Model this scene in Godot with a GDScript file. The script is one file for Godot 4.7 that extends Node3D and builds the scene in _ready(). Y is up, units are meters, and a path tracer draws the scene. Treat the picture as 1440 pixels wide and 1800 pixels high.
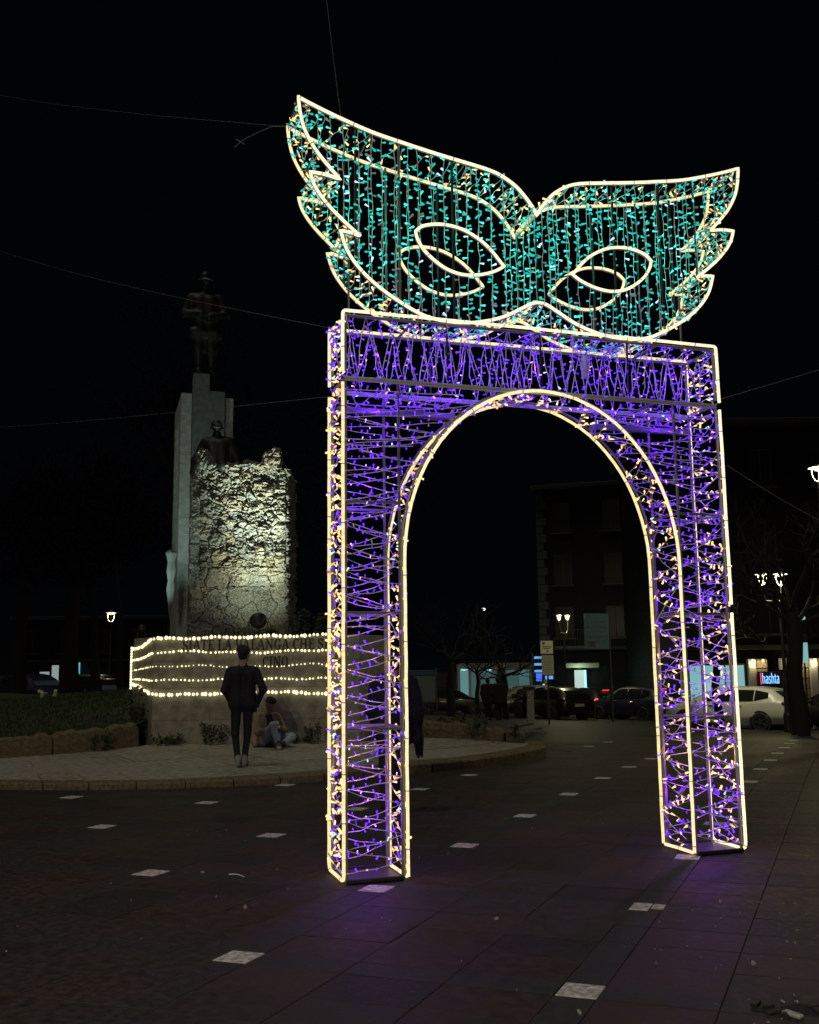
extends Node3D

# ------------------------------------------------------------------ helpers
var taken := {}
var rng := RandomNumberGenerator.new()
var mats := {}
const LATTICE_O := Vector2(-1.0, -5.89)
const LATTICE_A := Vector2(0.73, -1.648)
const LATTICE_B := Vector2(1.828, 0.641)


class Geo:
	var v := PackedVector3Array()
	var n := PackedVector3Array()
	var c := PackedColorArray()
	var uv := PackedVector2Array()
	var col := Color.WHITE

	func tri(p: Vector3, q: Vector3, r: Vector3, a: Vector3, b: Vector3, d: Vector3) -> void:
		if (q - p).cross(r - p).dot(a + b + d) > 0.0:
			v.append_array([p, r, q]); n.append_array([a, d, b])
		else:
			v.append_array([p, q, r]); n.append_array([a, b, d])
		c.append_array([col, col, col])

	func flat(p: Vector3, q: Vector3, r: Vector3, out: Vector3) -> void:
		var g := (q - p).cross(r - p).normalized()
		if g.dot(out) < 0.0:
			g = -g
		tri(p, q, r, g, g, g)

	func quad(p: Vector3, q: Vector3, r: Vector3, s: Vector3, out: Vector3) -> void:
		flat(p, q, r, out)
		flat(p, r, s, out)

	func box(center: Vector3, size: Vector3, b := Basis(), bevel := 0.0) -> void:
		var h := size * 0.5
		if bevel <= 0.0:
			for ax in 3:
				for s in [-1.0, 1.0]:
					var o := Vector3.ZERO; o[ax] = s
					var u := Vector3.ZERO; u[(ax + 1) % 3] = h[(ax + 1) % 3]
					var w := Vector3.ZERO; w[(ax + 2) % 3] = h[(ax + 2) % 3]
					var f: Vector3 = o * h[ax]
					quad(center + b * (f - u - w), center + b * (f + u - w), center + b * (f + u + w), center + b * (f - u + w), b * o)
			return
		var k := h - Vector3.ONE * bevel
		for ax in 3:
			for s in [-1.0, 1.0]:
				var o := Vector3.ZERO; o[ax] = s
				var u := Vector3.ZERO; u[(ax + 1) % 3] = k[(ax + 1) % 3]
				var w := Vector3.ZERO; w[(ax + 2) % 3] = k[(ax + 2) % 3]
				var f: Vector3 = o * h[ax]
				quad(center + b * (f - u - w), center + b * (f + u - w), center + b * (f + u + w), center + b * (f - u + w), b * o)
				for t in [-1.0, 1.0]:                       # edge strips
					var e := Vector3.ZERO; e[(ax + 1) % 3] = t
					var f2: Vector3 = o * k[ax] + e * h[(ax + 1) % 3]
					var f1: Vector3 = o * h[ax] + e * k[(ax + 1) % 3]
					quad(center + b * (f1 - w), center + b * (f1 + w), center + b * (f2 + w), center + b * (f2 - w), b * (o + e))
		for sx in [-1.0, 1.0]:
			for sy in [-1.0, 1.0]:
				for sz in [-1.0, 1.0]:
					var s := Vector3(sx, sy, sz)
					flat(center + b * (s * Vector3(h.x, k.y, k.z)), center + b * (s * Vector3(k.x, h.y, k.z)), center + b * (s * Vector3(k.x, k.y, h.z)), b * s)

	func tube(path: Array, r0: float, r1 := -1.0, sides := 6, closed := false, caps := true) -> void:
		if r1 < 0.0:
			r1 = r0
		var m := path.size()
		if m < 2:
			return
		var rings := []
		var norms := []
		var up := Vector3(0.31, 0.9, 0.27)
		for i in m:
			var t: Vector3
			if closed:
				t = path[(i + 1) % m] - path[(i - 1 + m) % m]
			else:
				t = path[mini(i + 1, m - 1)] - path[maxi(i - 1, 0)]
			t = t.normalized()
			var x := up.cross(t)
			if x.length() < 0.05:
				x = Vector3(0.9, 0.1, -0.4).cross(t)
			x = x.normalized()
			var y := t.cross(x)
			up = y
			var r := lerpf(r0, r1, float(i) / (m - 1))
			var ring := PackedVector3Array()
			var nn := PackedVector3Array()
			for k in sides:
				var a := TAU * k / sides
				var d := x * cos(a) + y * sin(a)
				nn.append(d); ring.append(path[i] + d * r)
			rings.append(ring); norms.append(nn)
		for i in (m if closed else m - 1):
			var j := (i + 1) % m
			for k in sides:
				var l := (k + 1) % sides
				tri(rings[i][k], rings[i][l], rings[j][l], norms[i][k], norms[i][l], norms[j][l])
				tri(rings[i][k], rings[j][l], rings[j][k], norms[i][k], norms[j][l], norms[j][k])
		if caps and not closed:
			for e in [[0, 1], [m - 1, m - 2]]:
				var o: Vector3 = (path[e[0]] - path[e[1]]).normalized()
				for k in range(1, sides - 1):
					tri(rings[e[0]][0], rings[e[0]][k], rings[e[0]][k + 1], o, o, o)

	func lathe(prof: Array, at: Transform3D, sides := 16) -> void:   # prof: Vector2(radius, height)
		for i in prof.size() - 1:
			var p: Vector2 = prof[i]
			var q: Vector2 = prof[i + 1]
			var e := q - p
			if e.length() < 1e-6:
				continue
			var nn := Vector2(e.y, -e.x).normalized()
			for k in sides:
				var a := TAU * k / sides
				var b := TAU * (k + 1) / sides
				var da := Vector3(cos(a), 0, sin(a))
				var db := Vector3(cos(b), 0, sin(b))
				var y := Vector3.UP
				var na := at.basis * (da * nn.x + y * nn.y)
				var nb := at.basis * (db * nn.x + y * nn.y)
				var pa := at * (da * p.x + y * p.y)
				var pb := at * (db * p.x + y * p.y)
				var qa := at * (da * q.x + y * q.y)
				var qb := at * (db * q.x + y * q.y)
				if p.x > 1e-5:
					tri(pa, pb, qb, na, nb, nb)
				if q.x > 1e-5:
					tri(pa, qb, qa, na, nb, na)

	func ball(center: Vector3, r: Vector3, seg := 8, rings := 6) -> void:
		for i in rings:
			for k in seg:
				var P := []
				for d in [[0, 0], [1, 0], [1, 1], [0, 1]]:
					var th: float = PI * (i + d[0]) / rings
					var ph: float = TAU * (k + d[1]) / seg
					P.append(Vector3(sin(th) * cos(ph), cos(th), sin(th) * sin(ph)))
				if i > 0:
					tri(center + P[0] * r, center + P[1] * r, center + P[3] * r, P[0], P[1], P[3])
				if i < rings - 1 or i == 0:
					tri(center + P[1] * r, center + P[2] * r, center + P[3] * r, P[1], P[2], P[3])
				elif i == rings - 1:
					pass

	func add(tv: PackedVector3Array, tn: PackedVector3Array, x: Transform3D) -> void:
		v.append_array(x * tv)
		n.append_array(Transform3D(x.basis.orthonormalized(), Vector3.ZERO) * tn)
		var cc := PackedColorArray()
		cc.resize(tv.size())
		cc.fill(col)
		c.append_array(cc)

	func surface(m: ArrayMesh, mat: Material) -> void:
		if v.is_empty():
			return
		var a := []
		a.resize(Mesh.ARRAY_MAX)
		a[Mesh.ARRAY_VERTEX] = v
		a[Mesh.ARRAY_NORMAL] = n
		a[Mesh.ARRAY_COLOR] = c
		if uv.size() == v.size():
			a[Mesh.ARRAY_TEX_UV] = uv
		m.add_surface_from_arrays(Mesh.PRIMITIVE_TRIANGLES, a)
		m.surface_set_material(m.get_surface_count() - 1, mat)


func numbered(called: String) -> String:
	if not taken.has(called):
		taken[called] = 0
		return called
	taken[called] += 1
	return "%s_%03d" % [called, taken[called]]


func tag(o: Node, label := "", category := "", group := "", kind := "") -> Node:
	if label: o.set_meta("label", label)
	if category: o.set_meta("category", category)
	if group: o.set_meta("group", group)
	if kind: o.set_meta("kind", kind)
	return o


func thing(called: String, label: String, category: String, at := Vector3.ZERO, turn := 0.0, group := "") -> Node3D:
	var o := Node3D.new()
	o.name = numbered(called)
	add_child(o)
	o.position = at
	o.rotation.y = turn
	tag(o, label, category, group)
	return o


func structure(called: String) -> Node3D:
	var o := Node3D.new()
	o.name = numbered(called)
	add_child(o)
	o.set_meta("kind", "structure")
	return o


func mesh_of(g: Geo, m: Material) -> ArrayMesh:
	var a := ArrayMesh.new()
	g.surface(a, m)
	return a


func put(called: String, g: Geo, m: Material, parent: Node = null, kind := "") -> MeshInstance3D:
	return put_mesh(called, mesh_of(g, m), parent, kind)


func put_mesh(called: String, a: Mesh, parent: Node = null, kind := "") -> MeshInstance3D:
	var o := MeshInstance3D.new()
	o.mesh = a
	if parent == null:
		o.name = numbered(called)
		add_child(o)
	else:
		o.name = called
		parent.add_child(o, true)
	if kind:
		o.set_meta("kind", kind)
	return o


func lin(r: float, g: float, b: float) -> Color:
	return Color(r, g, b).linear_to_srgb()


func noise_tex(f: float, seed_: int, dark: float, light: float, normal := false, oct := 4, size := 512) -> NoiseTexture2D:
	var fn := FastNoiseLite.new()
	fn.seed = seed_
	fn.frequency = f
	fn.fractal_octaves = oct
	fn.noise_type = FastNoiseLite.TYPE_SIMPLEX_SMOOTH
	var t := NoiseTexture2D.new()
	t.width = size; t.height = size
	t.seamless = true
	t.noise = fn
	t.as_normal_map = normal
	t.bump_strength = 6.0
	if not normal:
		var gr := Gradient.new()
		gr.set_color(0, Color(dark, dark, dark))
		gr.set_color(1, Color(light, light, light))
		t.color_ramp = gr
	return t


func mat(key: String, r := 0.5, g := 0.5, b := 0.5, rough := 0.7, metal := 0.0) -> StandardMaterial3D:
	if mats.has(key):
		return mats[key]
	var m := StandardMaterial3D.new()
	m.resource_name = key
	m.albedo_color = lin(r, g, b)
	m.roughness = rough
	m.metallic = metal
	mats[key] = m
	return m


func textured(key: String, r: float, g: float, b: float, rough: float, scale: float, seed_: int, dark: float, light: float, relief := 0.0, freq := 0.02, oct := 5) -> StandardMaterial3D:
	if mats.has(key):
		return mats[key]
	var m := mat(key, r, g, b, rough)
	m.albedo_texture = noise_tex(freq, seed_, dark, light, false, oct)
	m.uv1_triplanar = true
	m.uv1_world_triplanar = true
	m.uv1_scale = Vector3.ONE * scale
	if relief > 0.0:
		m.heightmap_enabled = true
		m.heightmap_texture = m.albedo_texture
		m.heightmap_scale = relief
		m.heightmap_deep_parallax = false
	return m


func glow(key: String, r: float, g: float, b: float, base := 0.05) -> StandardMaterial3D:
	if mats.has(key):
		return mats[key]
	var m := mat(key, base, base, base, 0.5)
	var top := maxf(r, maxf(g, b))
	m.emission_enabled = true
	m.emission = lin(r / top, g / top, b / top)
	m.emission_energy_multiplier = top
	return m


func vertex_mat(key: String, rough := 0.85) -> StandardMaterial3D:
	var m := mat(key, 1, 1, 1, rough)
	m.vertex_color_use_as_albedo = true
	return m


func omni(parent: Node, at: Vector3, c: Color, e: float, size := 0.05) -> void:
	var l := OmniLight3D.new()
	l.name = "lamp_light"
	l.light_color = c
	l.light_energy = e
	l.light_size = size
	l.omni_range = 60.0
	l.omni_attenuation = 2.0
	l.shadow_enabled = true
	parent.add_child(l, true)
	l.position = at


func ground_y(z: float, x := 0.0) -> float:
	var t := -z - 13.0
	var cross := 0.024 * clampf(x - 5.0, 0.0, 12.0) * clampf((-z - 20.0) / 10.0, 0.0, 1.0)
	cross -= 0.075 * clampf(-x - 7.0, 0.0, 10.0) * clampf((-z - 22.0) / 12.0, 0.0, 1.0)
	return 0.0 if t <= 0.0 else -0.034 * (sqrt(t * t + 9.0) - 3.0) - cross


func walk_y(z: float, x := 0.0) -> float:
	return 0.09 + 0.025 * (-z - 13.5) - 0.05 * maxf(0.0, x)


func smooth_path(p: Array, per := 6, closed := false, corner := 0.75) -> Array:      # Catmull-Rom, sharp turns kept
	var out := []
	var m := p.size()
	for i in (m if closed else m - 1):
		var b = p[i]
		var c = p[(i + 1) % m]
		var a = p[(i - 1 + m) % m] if closed or i > 0 else b
		var d = p[(i + 2) % m] if closed or i < m - 2 else c
		var sb: bool = (b - a).length() < 1e-6 or (b - a).normalized().dot((c - b).normalized()) < corner
		var sc: bool = (d - c).length() < 1e-6 or (c - b).normalized().dot((d - c).normalized()) < corner
		var tb = (c - b) if sb else (c - a) * 0.5
		var tc = (c - b) if sc else (d - b) * 0.5
		for k in per:
			var t := float(k) / per
			var t2 := t * t
			var t3 := t2 * t
			out.append(b * (2 * t3 - 3 * t2 + 1) + tb * (t3 - 2 * t2 + t) + c * (-2 * t3 + 3 * t2) + tc * (t3 - t2))
	if not closed:
		out.append(p[m - 1])
	return out


func resample(p: Array, n: int) -> Array:
	var acc := [0.0]
	for i in range(1, p.size()):
		acc.append(acc[i - 1] + (p[i] - p[i - 1]).length())
	var out := []
	var j := 0
	for k in n:
		var s: float = acc[-1] * k / (n - 1)
		while j < p.size() - 2 and acc[j + 1] < s:
			j += 1
		var l: float = acc[j + 1] - acc[j]
		out.append(p[j].lerp(p[j + 1], clampf((s - acc[j]) / maxf(l, 1e-6), 0, 1)))
	return out


func pairs(a: Array) -> Array:
	var out := []
	for i in range(0, a.size(), 2):
		out.append(Vector2(a[i], a[i + 1]))
	return out


# ------------------------------------------------------------------ people: smooth union of tapered capsules, meshed as surface nets
func skin(g: Geo, bones: Array, cell: float, k: float, x := Transform3D()) -> void:
	var lo := Vector3.ONE * 1e9
	var hi := Vector3.ONE * -1e9
	for b in bones:
		var r: float = maxf(b[2], b[3]) + 3.0 * cell
		for p in [b[0], b[1]]:
			lo = lo.min(p - Vector3.ONE * r)
			hi = hi.max(p + Vector3.ONE * r)
	var nx := int((hi.x - lo.x) / cell) + 2
	var ny := int((hi.y - lo.y) / cell) + 2
	var nz := int((hi.z - lo.z) / cell) + 2
	var f := PackedFloat32Array(); f.resize(nx * ny * nz)
	var top := PackedFloat32Array(); top.resize(nx * ny * nz)
	var who := PackedInt32Array(); who.resize(nx * ny * nz)
	var reach := 2.5 * cell + 1.5 * k
	for bi in bones.size():
		var b = bones[bi]
		var a: Vector3 = b[0]
		var e: Vector3 = b[1] - a
		var ee := maxf(e.length_squared(), 1e-9)
		var ra: float = b[2]
		var rb: float = b[3]
		var mr := maxf(ra, rb) + reach
		var l := (a.min(b[1]) - Vector3.ONE * mr - lo) / cell
		var h := (a.max(b[1]) + Vector3.ONE * mr - lo) / cell
		for iz in range(maxi(0, int(l.z)), mini(nz - 1, int(h.z)) + 1):
			for iy in range(maxi(0, int(l.y)), mini(ny - 1, int(h.y)) + 1):
				var row := (iz * ny + iy) * nx
				for ix in range(maxi(0, int(l.x)), mini(nx - 1, int(h.x)) + 1):
					var p := Vector3(lo.x + ix * cell, lo.y + iy * cell, lo.z + iz * cell) - a
					var t := clampf(p.dot(e) / ee, 0.0, 1.0)
					var d := (p - e * t).length() - (ra + (rb - ra) * t)
					if d < reach:
						var w := exp(-d / k)
						f[row + ix] += w
						if w > top[row + ix]:
							top[row + ix] = w
							who[row + ix] = bi
	var at := {}
	var verts := PackedVector3Array()
	var cols := PackedColorArray()
	var corner := [0, 1, nx, nx + 1, nx * ny, nx * ny + 1, nx * ny + nx, nx * ny + nx + 1]
	var edges := [[0, 1], [2, 3], [4, 5], [6, 7], [0, 2], [1, 3], [4, 6], [5, 7], [0, 4], [1, 5], [2, 6], [3, 7]]
	for iz in nz - 1:
		for iy in ny - 1:
			for ix in nx - 1:
				var o := (iz * ny + iy) * nx + ix
				if f[o] + f[o + 1] + f[o + nx] + f[o + nx * ny + nx + 1] <= 0.0:
					continue
				var mask := 0
				for q in 8:
					if f[o + corner[q]] > 1.0:
						mask |= 1 << q
				if mask == 0 or mask == 255:
					continue
				var s := Vector3.ZERO
				var cnt := 0
				for ed in edges:
					var ia: int = ed[0]
					var ib: int = ed[1]
					if ((mask >> ia) & 1) != ((mask >> ib) & 1):
						var va := log(maxf(f[o + corner[ia]], 1e-6))
						var vb := log(maxf(f[o + corner[ib]], 1e-6))
						var t := va / (va - vb)
						s += Vector3(ia & 1, (ia >> 1) & 1, ia >> 2).lerp(Vector3(ib & 1, (ib >> 1) & 1, ib >> 2), t)
						cnt += 1
				at[o] = verts.size()
				verts.append(lo + (Vector3(ix, iy, iz) + s / cnt) * cell)
				var best := 0
				for q in 8:
					if top[o + corner[q]] > top[o + corner[best]]:
						best = q
				cols.append(bones[who[o + corner[best]]][4])
	var idx := PackedInt32Array()
	var step := [1, nx, nx * ny]
	for o in at:
		for ax in 3:
			var u: int = step[(ax + 1) % 3]
			var w: int = step[(ax + 2) % 3]
			var p := f[o] > 1.0
			var q: bool = f[o + step[ax]] > 1.0
			if p != q and at.has(o - u) and at.has(o - w) and at.has(o - u - w):
				var A: int = at[o]
				var B: int = at[o - u]
				var C: int = at[o - u - w]
				var D: int = at[o - w]
				if p:
					idx.append_array([A, C, B, A, D, C])
				else:
					idx.append_array([A, B, C, A, C, D])
	var nor := PackedVector3Array(); nor.resize(verts.size())
	for i in range(0, idx.size(), 3):
		var cr := (verts[idx[i + 2]] - verts[idx[i]]).cross(verts[idx[i + 1]] - verts[idx[i]])
		for j in 3:
			nor[idx[i + j]] += cr
	for i in idx:
		g.v.append(x * verts[i])
		g.n.append((x.basis * nor[i]).normalized())
		g.c.append(cols[i])


func hand(g: Geo, wrist: Vector3, dir: Vector3, palm_n: Vector3, c: Color, curl: float, x := Transform3D(), size := 1.0) -> void:   # five bent fingers on a palm
	var d := dir.normalized()
	var up := palm_n.normalized()
	var side := d.cross(up).normalized()
	var B := [[wrist, wrist + d * 0.045 * size, 0.022 * size, 0.026 * size, c]]
	var lens := [0.066, 0.076, 0.07, 0.056]
	for i in 4:
		var root := wrist + (d * 0.085 + side * (0.03 - 0.02 * i)) * size
		B.append([wrist + d * 0.03 * size + side * (0.02 - 0.0135 * i) * size, root, 0.015 * size, 0.0105 * size, c])
		var dd := d
		var p := root
		for s in 3:
			dd = (dd * cos(curl) - up * sin(curl)).normalized()
			var q: Vector3 = p + dd * lens[i] * size * [0.42, 0.32, 0.26][s]
			B.append([p, q, 0.0095 * size, 0.0085 * size, c])
			p = q
	var tr := wrist + (d * 0.03 + side * 0.03) * size
	var tm := tr + (d * 0.03 + side * 0.022 - up * 0.012) * size
	B.append([wrist + d * 0.015 * size, tr, 0.016 * size, 0.013 * size, c])
	B.append([tr, tm, 0.0115 * size, 0.0105 * size, c])
	B.append([tm, tm + (d * 0.03 - up * 0.014) * size, 0.0105 * size, 0.009 * size, c])
	skin(g, B, 0.0055 * size, 0.0028, x)


func head(g: Geo, at: Vector3, fwd: Vector3, sk: Color, hair: Color, cell := 0.008, x := Transform3D()) -> void:   # at: centre of the skull
	var f := fwd.normalized()
	var l := Vector3.UP.cross(f).normalized()
	var u := f.cross(l)
	var P := func(a: float, b: float, c: float) -> Vector3: return at + l * a + u * b + f * c
	var dark := Color(0.02, 0.015, 0.012)
	var lip := sk * Color(0.8, 0.5, 0.48)
	var B := [
		[P.call(0, 0.01, -0.01), P.call(0, 0.03, 0.02), 0.078, 0.076, sk], [P.call(0, -0.03, 0.03), P.call(0, -0.09, 0.05), 0.062, 0.036, sk],
		[P.call(0, -0.02, 0.09), P.call(0, 0.015, 0.085), 0.014, 0.007, sk], [P.call(-0.018, -0.062, 0.082), P.call(0.018, -0.062, 0.082), 0.008, 0.008, lip],
		[P.call(0.032, 0.012, 0.079), P.call(0.036, 0.012, 0.078), 0.009, 0.009, dark], [P.call(-0.032, 0.012, 0.079), P.call(-0.036, 0.012, 0.078), 0.009, 0.009, dark],
		[P.call(0.02, 0.034, 0.083), P.call(0.045, 0.034, 0.075), 0.008, 0.006, hair], [P.call(-0.02, 0.034, 0.083), P.call(-0.045, 0.034, 0.075), 0.008, 0.006, hair],
		[P.call(0.08, 0.0, -0.005), P.call(0.086, 0.025, -0.012), 0.012, 0.014, sk], [P.call(-0.08, 0.0, -0.005), P.call(-0.086, 0.025, -0.012), 0.012, 0.014, sk],
		[P.call(0, -0.06, -0.02), P.call(0, -0.17, -0.03), 0.055, 0.058, sk],
		[P.call(0, 0.045, -0.03), P.call(0, 0.07, 0.01), 0.088, 0.076, hair], [P.call(0, -0.02, -0.05), P.call(0, 0.03, -0.05), 0.068, 0.075, hair],
		[P.call(-0.045, 0.085, 0.05), P.call(0.05, 0.09, 0.05), 0.026, 0.03, hair],
	]
	skin(g, B, cell, 0.007, x)


# ------------------------------------------------------------------ scene
func _ready() -> void:
	rng.seed = 71
	camera_and_light()
	make_materials()
	ground_and_pavement()
	sidewalk()
	monument()
	buildings()
	lamps()
	light_arch()
	light_mask()
	guy_wires()
	people()
	cars()
	street_furniture()
	plants()


func camera_and_light() -> void:
	var cam := Camera3D.new()
	cam.name = "camera"
	cam.fov = rad_to_deg(2.0 * atan(900.0 / 1729.36))
	cam.near = 0.05
	cam.far = 900.0
	add_child(cam)
	cam.position = Vector3(0, 1.65, 0)
	cam.basis = Basis(Vector3.RIGHT, 0.1495) * Basis(Vector3(0, 0, 1), -0.0122)
	cam.current = true

	var sky := ProceduralSkyMaterial.new()
	sky.sky_top_color = Color8(2, 3, 5)
	sky.sky_horizon_color = Color8(2, 3, 5)
	sky.ground_bottom_color = Color8(2, 3, 3)
	sky.ground_horizon_color = Color8(2, 4, 6)
	sky.sky_curve = 0.12
	sky.sun_angle_max = 1.0
	sky.energy_multiplier = 1.0
	var s := Sky.new()
	s.sky_material = sky
	var e := Environment.new()
	e.background_mode = Environment.BG_SKY
	e.sky = s
	e.tonemap_mode = Environment.TONE_MAPPER_LINEAR
	e.tonemap_exposure = 1.0
	e.sdfgi_enabled = true
	e.ssao_enabled = true
	e.ssil_enabled = true
	var w := WorldEnvironment.new()
	w.name = "environment"
	w.environment = e
	add_child(w)

	var night_glow := DirectionalLight3D.new()  # unseen source of dim overall night glow, placed to light the ground
	night_glow.name = "unseen_night_glow"
	night_glow.light_color = Color(1.0, 0.96, 0.88)
	night_glow.light_energy = 0.13
	night_glow.light_angular_distance = 14.0
	night_glow.shadow_enabled = true
	night_glow.sky_mode = DirectionalLight3D.SKY_MODE_LIGHT_ONLY
	add_child(night_glow)
	night_glow.look_at_from_position(Vector3(-3.2, 12, 2.2), Vector3.ZERO)


func make_materials() -> void:
	textured("slab red", 0.066, 0.046, 0.042, 0.9, 1.3, 3, 0.6, 1.0, 0.25)
	textured("slab brown", 0.053, 0.044, 0.042, 0.9, 1.1, 4, 0.6, 1.0, 0.25)
	textured("slab grey", 0.048, 0.047, 0.046, 0.9, 1.4, 5, 0.6, 1.0, 0.25)
	textured("slab rust", 0.064, 0.042, 0.037, 0.9, 0.8, 35, 0.55, 1.0, 0.25)
	textured("slab dark", 0.042, 0.036, 0.035, 0.9, 1.7, 36, 0.58, 1.0, 0.25)
	textured("marble inlay", 0.82, 0.79, 0.74, 0.8, 1.9, 6, 0.5, 1.0, 0.05)
	textured("asphalt", 0.048, 0.046, 0.045, 0.85, 0.9, 7, 0.6, 1.0, 0.3)
	textured("walk stone", 0.35, 0.335, 0.275, 0.8, 0.55, 8, 0.62, 1.0, 0.12)
	textured("walk stone pale", 0.38, 0.365, 0.30, 0.8, 0.7, 9, 0.66, 1.0, 0.12)
	textured("kerb stone", 0.21, 0.16, 0.085, 0.85, 1.3, 10, 0.5, 1.0, 0.6)
	textured("monument marble", 0.38, 0.35, 0.275, 0.7, 0.4, 11, 0.7, 1.0, 0.1)
	textured("rock", 0.42, 0.40, 0.345, 0.95, 2.2, 12, 0.42, 1.0, 5.0, 0.02, 6)
	textured("rock ochre", 0.42, 0.375, 0.29, 0.95, 2.0, 13, 0.42, 1.0, 5.0, 0.02, 6)
	textured("rock grey", 0.34, 0.345, 0.33, 0.95, 2.6, 14, 0.4, 1.0, 5.0, 0.02, 6)
	textured("white concrete", 0.42, 0.44, 0.42, 0.8, 0.6, 15, 0.72, 1.0, 0.2)
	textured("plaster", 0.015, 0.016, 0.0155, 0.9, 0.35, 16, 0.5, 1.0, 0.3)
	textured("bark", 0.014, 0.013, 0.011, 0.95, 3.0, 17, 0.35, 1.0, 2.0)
	textured("bronze", 0.02, 0.022, 0.021, 0.55, 3.0, 18, 0.5, 1.0, 0.3).metallic = 0.3
	for k in ["slab red", "slab brown", "slab grey", "slab rust", "slab dark", "asphalt", "plaster"]:
		mats[k].metallic_specular = 0.3
		mats[k].roughness_texture = mats[k].albedo_texture
	mat("mortar", 0.05, 0.045, 0.04, 0.95)
	mat("steel", 0.22, 0.22, 0.22, 0.45, 0.6)
	mat("dark steel", 0.03, 0.03, 0.032, 0.5, 0.4)
	mat("cable", 0.62, 0.6, 0.62, 0.6)
	mat("black cable", 0.02, 0.02, 0.02, 0.6)
	mat("lamp post paint", 0.035, 0.037, 0.036, 0.45, 0.3)
	mat("black rubber", 0.015, 0.015, 0.015, 0.8)
	mat("dark glass", 0.012, 0.014, 0.016, 0.08)
	glow("rope warm", 1.12, 0.90, 0.50)
	glow("rope yellow", 1.05, 0.84, 0.40)
	glow("rope pale", 1.25, 1.05, 0.70)
	glow("bulb deep", 0.12, 0.012, 0.95)
	glow("bulb purple", 0.27, 0.032, 2.2)
	glow("bulb violet", 1.7, 0.8, 3.0)
	glow("bulb warm", 1.7, 1.15, 0.40)
	glow("bulb amber", 1.3, 0.62, 0.18)
	glow("bulb cool", 0.7, 1.1, 1.4)
	glow("bulb teal", 0.004, 0.52, 0.46)
	glow("bulb teal bright", 0.06, 1.05, 0.92)
	for k in ["rope warm", "rope yellow", "rope pale"]:
		mats[k].emission_texture = noise_tex(0.03, 40, 0.8, 1.0, false, 3, 256)
		mats[k].emission_operator = BaseMaterial3D.EMISSION_OP_MULTIPLY
		mats[k].emission_energy_multiplier *= 1.35
		mats[k].uv1_triplanar = true
		mats[k].uv1_scale = Vector3.ONE * 2.2
	mat("bulb dull", 0.6, 0.6, 0.58, 0.4)


# ------------------------------------------------------------------ ground
func lattice(i: float, j: float, y := 0.0) -> Vector3:
	var p := LATTICE_O + LATTICE_A * i + LATTICE_B * j
	return Vector3(p.x, ground_y(p.y, p.x) + y, p.y)


func slab_geo(g: Geo, i0: float, i1: float, j0: float, j1: float, lift: float, gap := 0.0022) -> void:
	var q := [lattice(i0, j0, lift), lattice(i1, j0, lift), lattice(i1, j1, lift), lattice(i0, j1, lift)]
	var m: Vector3 = (q[0] + q[1] + q[2] + q[3]) / 4.0
	var outer := []
	var inner := []
	for p in q:
		var d: Vector3 = (m - p)
		d = d.normalized()
		outer.append(p + d * gap - Vector3(0, 0.003, 0))
		inner.append(p + d * (gap + 0.005))
	g.quad(inner[0], inner[1], inner[2], inner[3], Vector3.UP)
	for k in 4:
		var l := (k + 1) % 4
		var o: Vector3 = (outer[k] + outer[l]) * 0.5 - m
		g.quad(outer[k], outer[l], inner[l], inner[k], o.normalized() + Vector3.UP)
		g.quad(outer[k], outer[l], outer[l] - Vector3(0, 0.022, 0), outer[k] - Vector3(0, 0.022, 0), o)


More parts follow.
